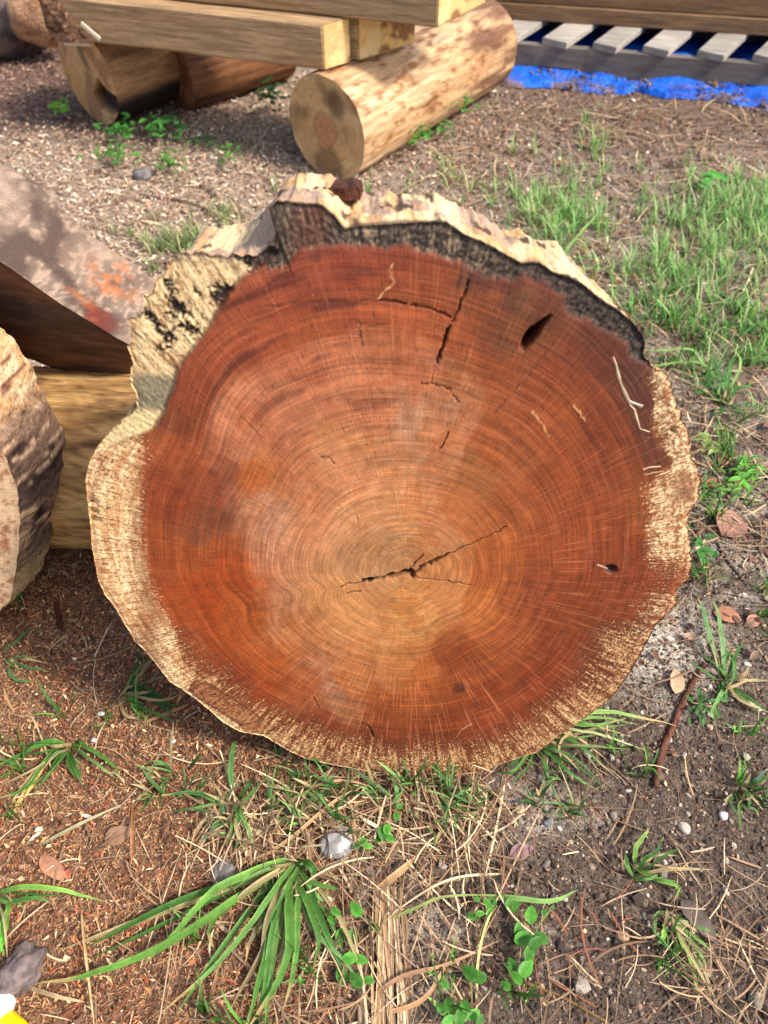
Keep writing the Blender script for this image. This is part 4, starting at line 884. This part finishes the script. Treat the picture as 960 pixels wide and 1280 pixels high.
gpatch("grass_patch", [(850,420,.09,.08,260),(930,430,.08,.08,220),(900,560,.06,.08,90),(880,640,.05,.06,70),(930,760,.05,.05,60)], .06, .004)
gpatch("grass_patch", [(610,995,.10,.02,50),(500,1008,.14,.025,80),(380,1000,.12,.03,110),(300,975,.1,.03,80),(430,1030,.12,.04,80),(560,1020,.08,.04,30)], .055, .0044, .4, [(78,122,58),(104,150,80),(126,166,90),(64,104,52),(180,164,118),(150,130,90)])
gpatch("grass_patch", [(60,960,.08,.05,40),(150,900,.06,.06,25),(20,800,.05,.06,20),(300,1200,.10,.06,60),(480,1230,.12,.05,50),(850,1200,.08,.05,25),(930,960,.04,.04,40),(760,940,.06,.04,40)], .05, .0036)

# ------------------------------------------------------------------ single plants, stones, leaves, twigs
def blade_path(base, pts, hs):
    """base and pts in picture points, hs the height of every point above the ground"""
    P = [at(base[0], base[1], 0)]; P[0][2] = float(gh(P[0][0], P[0][1]))-.004
    for p, h_ in zip(pts, hs):
        g = at(p[0], p[1], h_); g[2] = max(float(gh(g[0], g[1]))+h_*1., h_*.5); P.append(g)
    P = np.array(P); k = np.linspace(0, len(P)-1, 15); i = np.clip(k.astype(int), 0, len(P)-2); f = k-i
    Pm = np.vstack([2*P[0]-P[1], P, 2*P[-1]-P[-2]]); p0_, p1_, p2_, p3_ = Pm[i], Pm[i+1], Pm[i+2], Pm[i+3]; f = f[:, None]
    return .5*(2*p1_+(p2_-p0_)*f+(2*p0_-5*p1_+4*p2_-p3_)*f**2+(3*p1_-p0_-3*p2_+p3_)*f**3)
def tuft(base, blades, label, name="grass_tuft", cat="grass tuft", group="grass tufts standing alone", fill=1.3, fw=1.):
    b = at(*base); root = empty(name, (b[0], b[1], float(gh(b[0], b[1]))), (0, 0, 0), label, cat, group)
    for bl in blades:
        pts, wpx = bl[0], bl[1]; rgb = bl[2] if len(bl) > 2 else random.choice([(88,140,58),(108,158,74),(72,118,50),(128,172,92)])
        n = len(pts); peak = bl[3] if len(bl) > 3 else .035
        peak *= .62; hs = [peak*math.sin(math.pi*min(1, (i+1)/(n+.35)))+.006 for i in range(n)]
        P = blade_path((base[0]+random.gauss(0, 5), base[1]+random.gauss(0, 4)), pts, hs)-np.array(root.location)[None]
        w = min(wpx, 8+.5*(wpx-8))*.8/720.*np.array([.5,.66,.8,.92,1,1,.98,.93,.86,.77,.66,.53,.38,.22,.03])
        P[3:14] += rng.normal(0, .0007, (11, 3)); w = w*(1+.05*rng.normal(0, 1, 15)); c = lin(rgb)[None]*np.linspace(.85, 1.1, 15)[:, None]*(1+.10*rng.normal(0, 1, (15, 1)))
        if random.random() < .5: c[12:] = lin((196,172,110))
        else: c[13:] = lin((150,160,90))
        ribbons("blade", P[None], w[None], c[None], M_GRASS, .1, False, root)
    ends = [bl[0][-1] for bl in blades]
    for k in range(int(len(blades)*fill)+3):        # thinner filling blades between the measured ones
        e = random.choice(ends); f_ = random.uniform(.35, .95); jx, jy = random.gauss(0, 16), random.gauss(0, 12)
        ex, ey = base[0]+(e[0]-base[0])*f_+jx, base[1]+(e[1]-base[1])*f_+jy; mx, my = (base[0]+ex)/2+random.gauss(0, 5), (base[1]+ey)/2+random.gauss(0, 5)
        P = blade_path((base[0]+random.gauss(0, 5), base[1]+random.gauss(0, 4)), [(mx, my), (ex, ey)], [random.uniform(.01, .04), random.uniform(.004, .02)])-np.array(root.location)[None]
        rgb = random.choice([(70,118,46),(98,144,66),(120,156,84),(186,166,116),(150,134,92)])
        w = fw*random.uniform(2., 5.2)/720.*np.array([.6,.8,.9,1,1,1,1,.98,.95,.9,.8,.68,.5,.3,.06]); ribbons("blade", P[None], w[None], np.repeat(lin(rgb)[None, None], 15, 1), M_GRASS, .2, False, root)
    return root
DRY = (206,176,124)
tuft((368,1072), [([(330,1085),(270,1112),(215,1170),(180,1205)],15,(126,176,78),.06), ([(300,1120),(200,1185),(110,1218),(42,1229)],14,(112,162,66),.05), ([(345,1110),(285,1190),(190,1275)],10,(120,168,80),.05),
  ([(352,1120),(330,1200),(315,1260),(300,1310)],9,(92,142,56),.04), ([(362,1130),(355,1210),(300,1300)],17,(100,152,62),.05), ([(372,1130),(370,1200),(352,1270)],11,(108,158,70),.04),
  ([(380,1120),(398,1170),(392,1215)],10,(84,130,52),.04), ([(385,1100),(420,1110),(408,1105)],7,(96,140,58),.03), ([(380,1095),(402,1125),(412,1112)],6,(130,172,96),.02),
  ([(350,1085),(300,1120),(262,1160),(270,1190)],9,(84,128,50),.03), ([(340,1080),(310,1095),(288,1108)],12,(110,160,62),.03), ([(362,1100),(340,1140),(310,1180)],8,(150,180,90),.03), ([(352,1115),(318,1165),(305,1205)],10,(136,128,92),.02),
  ([(385,1150),(430,1200),(470,1262)],6,(120,164,96),.03), ([(340,1190),(330,1240),(318,1290)],7,(84,136,50),.03)],
  "big sprawling grass tuft with broad arching blades, bottom centre left", fill=1.9, fw=1.75)
tuft((290,1000), [([(288,960),(292,930),(297,925)],9,(92,140,70),.04),([(270,1000),(240,990),(178,997)],9,(84,132,62),.03),([(280,1010),(262,1040),(242,1060)],7,(110,150,110),.02),([(276,1010),(250,1030),(236,1050)],6,DRY,.01),([(288,1020),(290,1045),(282,1060)],7,(76,120,60),.02),([(300,1005),(320,985),(335,970)],6),([(292,1020),(296,1050),(290,1075)],5,(70,112,60),.02),([(300,1015),(312,1040),(318,1060)],6)],
  "small blue-green grass tuft left of the pale splinter, below the slice")
tuft((85,930), [([(40,935),(0,965)],7,(84,134,54),.03),([(60,945),(30,985),(-10,1000)],8,(96,146,58),.03),([(70,955),(50,975),(5,995)],6,(110,150,70),.02),([(110,935),(140,955),(157,985)],6,(88,136,56),.03),([(90,950),(98,970),(102,980)],7,(70,116,44),.03),([(65,925),(45,930),(25,940)],6),([(60,950),(30,980),(10,1010)],9,DRY,.01),([(55,930),(20,945),(-20,965)],6)],
  "grass tuft with a broad straw-coloured blade at the left edge, above the tan leaf")
tuft((-10,1118), [([(30,1108),(75,1112),(135,1128)],9,(140,188,80),.04),([(10,1130),(0,1160),(-5,1200)],8,(120,172,72),.03),([(20,1125),(50,1122),(62,1130)],7,(90,140,60),.03),([(5,1150),(0,1180),(5,1195)],12,(120,196,66),.02)],
  "bright grass blades reaching in at the left edge, below the tan leaf")
tuft((672,930), [([(700,900),(760,888),(850,908)],12,(150,186,96),.06),([(690,912),(740,895),(800,905)],8,(130,170,80),.05),([(690,945),(720,970),(745,985)],6,(96,146,76),.03),([(695,915),(720,920),(760,950)],5,DRY,.03),([(700,910),(760,920),(815,940)],5,(196,200,140),.04),([(685,905),(720,900),(790,920)],6,(110,156,70),.05),
   ([(705,920),(735,940),(772,972)],6,(90,136,62),.03),([(715,910),(700,930),(705,960)],5,DRY,.03),([(660,935),(640,955),(630,960)],6,(70,116,50),.03),([(680,950),(690,980),(700,1005)],5,(96,140,70),.02),([(700,905),(745,905),(790,895)],7,(120,164,76),.05),([(690,920),(725,935),(765,985)],4,(170,160,110),.02)],
  "grass tuft with a long flattened pale blade, against the lower right of the slice")
tuft((905,850), [([(890,800),(880,760),(873,745)],9,(120,160,96),.05),([(905,810),(900,770),(893,745)],9,(132,170,104),.05),([(912,815),(920,840),(905,870)],7),([(915,830),(925,810),(930,800)],6),([(930,870),(950,885),(965,890)],5,(214,204,160),.02),([(900,870),(890,890),(896,905)],6),([(910,860),(935,850),(950,846)],5,DRY,.03),([(890,845),(870,830),(860,820)],5,(96,136,70),.02)],
  "upright grass tuft beside the reddish-brown branch at the right")
tuft((792,1090), [([(795,1060),(805,1045),(812,1035)],7,(140,176,80),.03),([(815,1095),(850,1110),(838,1130)],7,(130,176,70),.02),([(805,1075),(822,1062),(830,1045)],6),([(800,1080),(825,1068),(850,1070)],4,(196,186,130),.02),([(815,1080),(850,1085),(870,1072)],3,DRY,.02)],
  "thin yellow-green seedling grass right of the round-leaved weed")
tuft((838,1140), [([(850,1170),(868,1210),(880,1275)],6,(140,180,66),.02),([(832,1160),(828,1175),(816,1182)],7,(150,196,90),.02),([(855,1165),(875,1190),(888,1215)],6,(110,156,70),.02),([(850,1155),(880,1180),(895,1195)],5,(120,160,76),.02),([(840,1150),(858,1152),(862,1150)],5,(176,192,130),.02)],
  "limp grass tuft under the grey-brown leaf, lower right")
tuft((925,985), [([(915,1000),(920,1012),(922,1015)],5,(60,104,48),.03),([(935,990),(938,1005),(936,1010)],5,(70,120,54),.03),([(945,975),(955,965),(962,960)],6,(96,130,100),.02),([(930,1005),(945,1010),(950,1020)],5,(80,124,54),.02)],
  "dark green grass sprig at the right edge, right of the branch")
tuft((715,430), [([(780,436),(850,430),(905,440)],8,(150,190,100),.05),([(850,445),(900,450),(925,475)],7,(140,186,90),.05)], "two long grass blades lying out from behind the upper right of the slice") if False else None
tuft((905,500), [([(890,480),(880,470),(870,462)],7,(70,130,50),.04),([(900,470),(892,450),(885,440)],8,(60,120,46),.06),([(912,470),(915,450),(922,440)],8,(74,136,54),.06),([(885,490),(870,490),(858,488)],7,(66,124,48),.04),([(920,485),(935,480),(945,475)],8,(80,144,56),.04),([(905,510),(895,515),(885,512)],7,(62,116,46),.03),([(915,505),(928,512),(935,508)],7,(70,130,48),.03),([(870,440),(830,438),(780,436)],9,(150,190,100),.06),([(880,455),(830,455),(790,462)],8,(140,182,92),.05),([(925,460),(922,440),(905,436)],6,(160,196,104),.07),([(898,480),(886,466),(880,452)],8,(58,112,44),.05),([(908,478),(906,462),(908,450)],8,(70,128,50),.05)],
  "dense dark green grass clump just right of the slice's upper rim")
tuft((700,345), [([(710,310),(740,275),(752,262)],8,(150,196,104),.08),([(720,335),(760,335),(800,310)],6,(146,180,104),.05),([(715,325),(735,322),(742,320)],9,(80,150,60),.03),([(690,325),(685,300),(680,290)],5,(120,160,80),.06),([(712,330),(722,350),(735,355)],8,(84,150,66),.02)],
  "pale broad-bladed grass just beyond the top right rim of the slice")
tuft((150,870), [([(190,850),(205,845),(215,840)],4,(110,140,96),.02),([(165,850),(172,825),(176,815)],6,(56,96,44),.02),([(180,860),(210,880),(225,880)],10,(52,92,42),.02),([(185,870),(205,885),(220,895)],9,(58,100,46),.02)],
  "dark green blades in the shade under the left side of the slice")
tuft((8,820), [([(20,800),(32,790),(45,785)],6,(90,136,80),.02),([(25,830),(45,835),(62,838)],5,(84,128,76),.01),([(15,845),(30,850),(40,852)],6,(90,136,80),.01)], "short grass blades on the shaded sawdust at the left edge")

def leaf_mesh(c, d, up, Ln, Wd, curl=.15, n=8, tip=1.0):
    s = np.linspace(0, 1, n); wv = np.sin(np.pi*np.clip(s, 0, 1)**.8)**.75*Wd*.5; wv[0] = wv[-1] = Wd*.01
    d = d/np.linalg.norm(d); sd_ = np.cross(d, up); sd_ /= np.linalg.norm(sd_); nr = np.cross(sd_, d)
    C_ = c+np.outer(s*Ln, d)+np.outer(-curl*Ln*(s-.2)**2, nr)
    V = np.vstack([C_-sd_*wv[:, None]+nr*(wv*.35)[:, None], C_, C_+sd_*wv[:, None]+nr*(wv*.35)[:, None]])
    i = np.arange(n-1); F = np.vstack([np.stack([i+a*n, i+1+a*n, i+1+(a+1)*n, i+(a+1)*n], 1) for a in (0, 1)])
    return V, F
def weed(base, leaves, stems, label, hgt=.03, rgb=(92,160,56), name="weed", cat="weed", group="small broad-leaved weeds", wide=.66):
    b = at(*base); root = empty(name, (b[0], b[1], float(gh(b[0], b[1]))), (0, 0, 0), label, cat, group); o0 = np.array(root.location)
    for (lx, ly, sz, *rest) in leaves:
        hh = hgt*random.uniform(.5, 1.2); p = at(lx, ly, hh)-o0; an = random.random()*6.28 if not rest else rest[0]
        d = np.array([math.cos(an), math.sin(an), random.uniform(-.1, .15)]); scale = 1/ (FPX/np.linalg.norm(at(lx, ly, hh)-[0, 0, H]))
        Ln = sz*scale*.9; upv = np.array([random.uniform(-.3, .3), random.uniform(-.45, .1), 1.])
        V, F = leaf_mesh(p-d*Ln*.5, d, upv, Ln, Ln*wide*random.uniform(.85, 1.1), random.uniform(.1, .3))
        c = lin(rgb)*random.uniform(.55, 1.35)
        MO("leaf", V, F, M_GRASS, root, col=np.broadcast_to(c, V.shape)*np.repeat([.9, .62, 1.15], len(V)//3)[:, None]*(.85+.3*rng.random((len(V), 1))))
    for pts in stems:
        P = np.array([at(p[0], p[1], .004+.5*hgt*i/max(1, len(pts)-1))-o0 for i, p in enumerate(pts)])
        k = np.linspace(0, len(P)-1, 10); i = np.clip(k.astype(int), 0, max(0, len(P)-2)); f = (k-i)[:, None]; P = P[i]*(1-f)+P[i+1]*f
        ribbons("stem", P[None], np.full((1, 10), .0022), np.array([L3(150,150,80)]), M_GRASS, .4, False, root)
    return root
weed((655,1170), [(641,1129,24,1.),(664,1143,22,1.4),(655,1172,26,.3),(676,1172,20,2.6),(662,1190,22,1.),(658,1210,26,.8),(640,1205,16,2.),(680,1140,10,1.2),(670,1178,22,.6),(632,1232,14,2.4),(646,1222,18,2.2),(690,1135,8),(648,1160,16)], [[(655,1235),(665,1190),(672,1160),(690,1135)],[(655,1185),(648,1160),(640,1132)]],
  "round-leaved weed with bright green leaves, lower right of centre")
weed((610,1130), [(610,1130,16),(600,1142,13),(611,1142,12),(590,1146,14),(596,1124,9),(618,1128,8)], [[(596,1190),(602,1160),(622,1132)]], "tiny round-leaved weed under the long arching grass blade, bottom centre")
weed((590,1230), [(588,1216,24),(598,1222,22),(556,1230,14),(562,1258,20),(575,1270,22),(592,1268,20),(560,1276,18),(600,1275,14),(552,1262,14),(582,1258,16)], [[(590,1262),(590,1240),(588,1218)]], "leafy weed growing at the very bottom edge, right of the straw bundle")
weed((440,1180), [(445,1136,22),(420,1140,16),(425,1170,20),(440,1172,20),(436,1198,20),(427,1218,24),(452,1200,16),(465,1158,13),(471,1160,12),(445,1225,22),(415,1150,14),(460,1225,16)], [[(440,1215),(438,1180),(430,1150)],[(430,1150),(420,1140)]], "green clover-like weed right of the big grass tuft")
weed((478,1040), [(452,1052,18),(460,1058,14),(478,1042,20),(484,1036,16),(488,1048,15),(500,1008,10),(472,1050,12),(446,1058,10),(496,1020,12)], [[(470,1060),(478,1042),(500,1005)]], "small crinkled green weed beside the grey rock")
weed((640,1058), [(720,1125,1)], [[(560,1120),(640,1118),(700,1125),(722,1112)]], "long thin arching stalk above the round-leaved weed") if False else None
# weeds in the middle distance
def bush(base, sx, sy, n, sz, hgt, label, rgb, group="leafy weeds in the background"):
    lv = [(base[0]+random.gauss(0, sx), base[1]+random.gauss(0, sy), sz*random.uniform(.7, 1.5)) for _ in range(int(n*1.5))]
    return weed(base, lv, [[base, (base[0]+random.uniform(-6, 6), base[1]-12)] for _ in range(3)], label, hgt, rgb, "leafy_weed", "weed", group, .36)
bush((150,160), 12, 6, 26, 11, .07, "leafy weed in front of the cleft log's end", (84,150,60)); bush((205,155), 16, 7, 40, 11, .08, "leafy weed clump left of the short log", (80,146,58))
bush((142,192), 14, 7, 34, 9, .06, "sprawling weed on the pale chips in front of the cleft log", (96,148,66)); bush((210,200), 12, 7, 26, 9, .05, "weed tuft beside the grey stone on the pale chips", (98,152,64))
bush((288,190), 7, 6, 18, 8, .05, "lone small weed at the edge of the beam's shadow", (92,152,62)); bush((258,174), 12, 4, 14, 8, .03, "low weed sprigs between the clump and the beam's shadow", (80,130,56))
bush((74,132), 5, 5, 14, 10, .07, "bright yellow-green sprig left of the cleft log", (130,190,50)); bush((338,118), 10, 10, 30, 10, .1, "dark leafy weed in the shade beside the pale log's end", (52,100,50))
bush((522,165), 8, 8, 22, 12, .09, "weed sprout at the side of the peeled log", (86,150,58)); bush((578,128), 8, 6, 16, 12, .1, "weed sprout near the far end of the peeled log", (88,156,60)); bush((555,160), 8, 5, 12, 9, .05, "low sprig between two sprouts along the peeled log", (84,140,62))
bush((890,222), 7, 4, 8, 15, .06, "broad-leaved weed at the top of the grass on the right", (96,170,70)); bush((930,590), 10, 12, 16, 14, .03, "small bright weed in the dead grass at the right edge", (110,180,60)); bush((880,690), 7, 14, 12, 14, .03, "low weed close beside the slice's right rim", (70,130,52)); bush((905,610), 14, 10, 12, 13, .03, "sprig with oval leaves between the brown leaves at the right", (120,170,70)); bush((885,555), 6, 10, 12, 11, .05, "yellowish weed spike right of the slice's rim", (160,180,96)); bush((880,880), 12, 12, 14, 11, .02, "low round-leaved weed right of the branch", (76,128,54))

def stone(p, size, sq, rgb, rgb2, label, seed, group=None, cat="stone", name="stone"):
    V, F = blob(size, seed, .3, sq, 3, 1.2); n = fbm(V[:, 0]*90, V[:, 1]*90, V[:, 2]*90, 3); g = at(*p)
    o_ = MO(name, V, F, M_STONE, col=shades(len(V), rgb, (rgb2, sstep(.45, .6, n))), smooth=True); o_.location = (g[0], g[1], float(gh(g[0], g[1]))+size*sq[2]*.35)
    o_.rotation_euler = (0, 0, seed); return tag(o_, label, cat, group)
stone((421,1056), .029, (.85, 1.05, .7), (178,174,168), (130,124,118), "grey angular rock with pale flecks beside the crinkled weed", 2.2)
stone((278,1094), .022, (1.1, .9, .6), (136,130,124), (104,98,92), "dull grey rock half under the big grass tuft", 4.9)
stone((179,221), .035, (1.1, .9, .7), (122,116,112), (90,84,80), "dark grey stone on the pale chips in front of the beams", 6.6)
stone((778,1170), .010, (.8, 1.1, .7), (184,150,116), (150,118,90), "small tan pebble left of the grey-brown leaf", 1.3)
stone((650,1012), .009, (1, .9, .8), (216,196,156), (190,166,126), "cream pebble under the lower edge of the slice", 3.7)
stone((685,1028), .009, (.8, 1.1, .8), (140,138,136), (110,108,108), "small grey pebble above the purple-brown leaf", 5.1)
stone((905,1018), .008, (1, 1, .8), (236,230,220), (210,204,194), "white pebble near the right edge, below the dark sprig", 7.7)
stone((855,1035), .010, (1.1, .9, .7), (206,192,174), (180,164,146), "pale round pebble in the grey soil at the right", 8.2)

def dead_leaf(p, Ln, Wd, ang, rgb, label, tilt=.1, curl=.2, zoff=.008):
    g = at(*p); d = np.array([math.cos(ang), math.sin(ang), tilt]); V, F = leaf_mesh(-d*Ln*.5, d, np.array([.1, -.25, 1.]), Ln, Wd, curl, 14)
    V += rng.normal(0, Ln*.008, V.shape); n = fbm(V[:, 0]*60, V[:, 1]*60, 3., 3)
    V[:, 2] -= min(0, V[:, 2].min())
    o_ = MO("fallen_leaf", V, F, M_LEAFD, col=np.broadcast_to(lin(rgb), V.shape)*(.7+.6*n)[:, None]); o_.location = (g[0], g[1], float(gh(g[0], g[1]))+zoff-.004)
    return tag(o_, label, "leaf", "fallen dead leaves")
dead_leaf((68,1087), .066, .026, -.6, (188,132,98), "tan dead leaf on the sawdust at the lower left"); dead_leaf((215,963), .028, .020, .1, (176,112,78), "small red-brown leaf scrap on the sawdust left of the blue-green tuft")
dead_leaf((652,1065), .045, .026, .3, (142,108,102), "purple-brown dead leaf in the dark soil, lower right of the slice"); dead_leaf((872,1154), .075, .030, -1.05, (116,100,88), "folded grey-brown leaf lying on the limp grass, lower right", .25)
dead_leaf((912,656), .080, .075, .9, (158,112,92), "broad reddish-brown leaf flake right of the slice", .05, .05); dead_leaf((910,770), .055, .035, -.4, (176,118,88), "curled reddish leaf above the branch at the right")
dead_leaf((893,605), .045, .026, .0, (178,112,80), "narrow orange-brown leaf right of the slice's widest point"); dead_leaf((942,775), .035, .025, .5, (190,128,104), "pinkish leaf at the right edge beside the upright tuft")
dead_leaf((845,852), .055, .030, 1.3, (196,158,122), "beige leaf between the slice and the reddish branch"); dead_leaf((905,575), .04, .03, .6, (126,78,54), "dark brown leaf in the weeds right of the slice")
dead_leaf((150,1045), .05, .03, .35, (150,112,84), "brown leaf lying behind the tan leaf on the sawdust"); dead_leaf((645,905), .02, .015, .35, (170,110,80), "scrap of brown leaf") if False else None
dead_leaf((306,1055), .03, .022, 1.2, (120,80,76), "dull purple leaf scrap beside the blue-green tuft")

def rod(name, pts, r0, r1, rgb, label, cat, mat=None, seg=8, nz=.15, group=None, zs=None):
    P = np.array([at(p[0], p[1], 0) for p in pts]); 
    for i, p in enumerate(P): p[2] = float(gh(p[0], p[1]))+r0*.7+(zs[i] if zs else 0)
    m = 4*len(P); k = np.linspace(0, len(P)-1, m); i = np.clip(k.astype(int), 0, len(P)-2); f = k-i
    Pm = np.vstack([2*P[0]-P[1], P, 2*P[-1]-P[-2]]); a0, a1, a2, a3 = Pm[i], Pm[i+1], Pm[i+2], Pm[i+3]; f = f[:, None]
    C_ = .5*(2*a1+(a2-a0)*f+(2*a0-5*a1+4*a2-a3)*f**2+(3*a1-a0-3*a2+a3)*f**3)
    t = np.gradient(C_, axis=0); t /= np.linalg.norm(t, axis=1)[:, None]; s1_ = np.cross(t, [0, 0, 1.]); s1_ /= np.linalg.norm(s1_, axis=1)[:, None]; s2_ = np.cross(s1_, t)
    an = np.linspace(0, 2*math.pi, seg, endpoint=False); R = np.linspace(r0, r1, m)[:, None]*(1+nz*rng.normal(0, 1, (m, seg)))
    V = C_[:, None]+s1_[:, None]*(R*np.cos(an))[..., None]+s2_[:, None]*(R*np.sin(an))[..., None]; o0 = C_.mean(0); o0[2] = C_[:, 2].min()-r0
    V = V.reshape(-1, 3)-o0
    o_ = MO(name, V, [gridfaces(m, seg, True), np.array([np.arange(seg)[::-1]]), np.array([np.arange(seg)+(m-1)*seg])], mat or M_DIRTY, col=np.broadcast_to(lin(rgb), V.shape)*(.75+.5*rng.random((len(V), 1))))
    o_.location = tuple(o0); return tag(o_, label, cat, group)
rod("branch", [(818,985),(826,945),(842,905),(858,868),(880,830)], .0062, .0048, (108,66,52), "thin reddish-brown branch lying right of the slice", "branch", M_BARK)
rod("twig", [(250,232),(270,246),(274,268)], .008, .005, (92,70,58), "dark forked twig on the pale chips, upright one", "twig", group="twigs on the chips"); rod("twig", [(178,247),(230,252),(268,266)], .007, .004, (104,80,64), "long dark twig lying across the pale chips", "twig", group="twigs on the chips")
rod("twig", [(690,300),(676,360),(690,410)], .004, .003, (120,96,78), "thin dry twig among the dead grass beyond the right rim", "twig", group="twigs on the chips") if False else None
rod("twig", [(655,1228),(700,1245),(760,1278)], .0032, .0022, (112,86,50), "thin brown twig running to the bottom edge, right of the leafy weed", "twig"); rod("twig", [(895,670),(905,690),(935,730)], .0034, .0022, (84,70,62), "dark thin twig in the dead grass at the right edge", "twig")
rod("twig", [(400,1070),(415,1085),(426,1096)], .0032, .003, (120,78,50), "short brown stick end below the grey rock", "twig"); rod("bark_peg", [(76,786),(77,776),(78,766)], .006, .005, (74,34,24), "short dark red peg of bark on the shaded sawdust", "bark piece", M_BARK, zs=[0, .02, .04])
def sliver(p, q_, w, rgb, label, name="wood_splinter", cat="splinter", zl=.006):
    a = at(*p); b = at(*q_); L_ = float(np.linalg.norm(b-a)); V, F = prism(L_, w, w*.35, w*.1, 8, w*.25, rng.random()*9); sc_ = 1-.75*np.abs(V[:, 0]/L_*2-1)**3; V[:, 1] = (V[:, 1]-w*.5)*sc_
    o_ = MO(name, V, F, M_CHIP, col=np.broadcast_to(lin(rgb), V.shape)*(.8+.35*rng.random((len(V), 1))), smooth=False)
    o_.location = (a[0], a[1], float(gh(a[0], a[1]))+zl); o_.rotation_euler = (0, 0, math.atan2(b[1]-a[1], b[0]-a[0])); return tag(o_, label, cat)
sliver((308,1072), (318,1012), .014, (226,196,142), "pale wood splinter standing out left of the grey rock"); sliver((20,1012), (58,955), .012, (206,160,96), "yellowish wood strip on the sawdust at the left edge")
sliver((180,905), (236,882), .007, (168,126,86), "long brown sliver near the slice's lower left edge"); sliver((104,1020), (118,1024), .006, (232,210,176), "tiny cream chip above the tan leaf", cat="chip", name="wood_chip")
for (x_, y_, lb) in ((71,888,"white foam scrap on the sawdust left of the slice, upper of the pair"),(127,893,"white foam scrap nearer the slice's shadow"),(118,926,"smaller white scrap beside the straw-coloured blade"),(216,927,"white scrap under the lower left of the slice")):
    V, F = blob(.005, x_*.1, .4, (1.3, .8, .6), 2, 2.); o_ = MO("foam_scrap", V, F, M_WHITE); g = at(x_, y_); o_.location = (g[0], g[1], float(gh(g[0], g[1]))+.006); tag(o_, lb, "scrap", "white scraps on the sawdust")
# straw bundle and single long stems
bd = empty("straw_bundle", tuple(at(490,1180)), (0, 0, 0), "bundle of flattened dry stalks running down to the bottom edge", "straw bundle")
for k in range(16):
    x0_ = 478+random.uniform(-10, 22); sx_ = random.uniform(-14, 22); pts = [(x0_+sx_*f_+random.uniform(-2, 2), 1080+f_*210) for f_ in (0, .35, .7, 1.)]
    P = blade_path(pts[0], pts[1:], [.012+.008*random.random(), .010, .014])-np.array(bd.location)
    ribbons("stalk", P[None], np.full((1, 15), random.uniform(.003, .0075)), np.array([lin(random.choice([(196,162,118),(166,130,92),(214,188,148),(146,112,82)]))]), M_DIRTY, .3, False, bd)
def stalk(pts, w, rgb, label, h=.02):
    P = blade_path(pts[0], pts[1:], [h*math.sin(math.pi*min(1, (i+1)/(len(pts)-.7)))+.006 for i in range(len(pts)-1)]); o0 = at(*pts[0])
    o_ = ribbons("dry_stalk", (P-o0)[None], (w*np.array([.55,.75,.9,1,1,1,.98,.95,.9,.83,.74,.62,.48,.3,.05])*(1+.06*rng.normal(0, 1, 15)))[None], (lin(rgb)*(1+.12*rng.normal(0, 1, (15, 1))))[None], M_DIRTY, .22, False); o_.location = tuple(o0); return tag(o_, label, "stalk", "long dry stalks on the ground")
stalk([(445,1262),(500,1222),(560,1205),(625,1175)], .006, (176,134,96), "dry brown stalk curving up across the straw bundle")
stalk([(445,1272),(520,1255),(550,1220),(563,1185)], .006, (196,150,104), "dry pinkish stalk crossing low over the straw bundle")
stalk([(462,1120),(500,1090),(520,1070)], .012, (190,150,104), "broad dry stalk end leaning above the straw bundle"); stalk([(596,1270),(598,1200),(610,1150),(622,1132)], .004, (200,186,120), "pale upright stalk left of the round-leaved weed")
stalk([(100,1130),(105,1180),(112,1240),(118,1290)], .004, (206,170,116), "straight straw stalk on the sawdust left of the big tuft"); stalk([(166,1000),(165,1040),(164,1080)], .006, (170,116,76), "reddish-brown stalk standing behind the tan leaf")
stalk([(40,1060),(100,1030),(160,1002)], .006, (176,166,124), "flat grey-green stalk slanting past the tan leaf"); stalk([(440,1170),(520,1135),(560,1120),(640,1118)], .0045, (140,156,84), "long arching green stalk above the tiny weed"); stalk([(590,1120),(640,1122),(690,1126),(722,1112)], .0085, (126,164,84), "broad pale green blade tip lying above the round-leaved weed")
stalk([(345,1010),(400,980),(440,976),(480,990)], .005, (186,146,104), "dry stalk lying under the slice's lower edge"); stalk([(300,1085),(360,1050),(420,1000),(470,975)], .006, (200,160,112), "long tan stalk slanting up to the slice above the big tuft"); stalk([(640,1090),(560,1100),(480,1148)], .004, (214,190,150), "thin pale stalk left of the purple-brown leaf")
stalk([(30,1232),(70,1245),(105,1252)], .006, (190,160,116), "dry sheath under the long blade at the lower left")

# hand tool lying in the lower left corner
tg = at(2, 1258); tool = empty("hand_tool", (tg[0], tg[1], float(gh(tg[0], tg[1]))), (0, 0, -.62), "hand tool with dirty grey head, white collar and yellow handle, in the lower left corner", "tool")
def tube(name, prof, mat, rgb, off=(0, 0, 0)):
    n = 20; a = np.linspace(0, 2*math.pi, n, endpoint=False); V = np.array([[x_, r_*math.cos(t), r_*math.sin(t)*.85] for x_, r_ in prof for t in a])
    V = V*1+.0
    return MO(name, V+np.array(off), [gridfaces(len(prof), n, True)[:, ::-1], np.array([np.arange(n)]), np.array([np.arange(n)[::-1]+(len(prof)-1)*n])], mat, tool, col=np.broadcast_to(lin(rgb), V.shape))
tube("handle", [(.022, .012), (.026, .0165), (.05, .018), (.12, .018), (.20, .017), (.26, .015), (.265, .008)], M_YEL, (250,222,12), (0, -.006, .02))
V, F = blob(.026, 1.7, .3, (.9, 1., .7), 3); MO("collar", V+np.array([.004, -.004, .018]), F, M_WHITE, tool)
V, F = blob(.038, 2.9, .42, (.75, 1.05, .6), 4, 2.2); MO("head", V+np.array([-.012, .045, .014]), F, M_STONE, tool, col=shades(len(V), (120,104,98), ((92,80,76), sstep(.45, .6, fbm(V[:, 0]*90, V[:, 1]*90, V[:, 2]*90, 3)))))
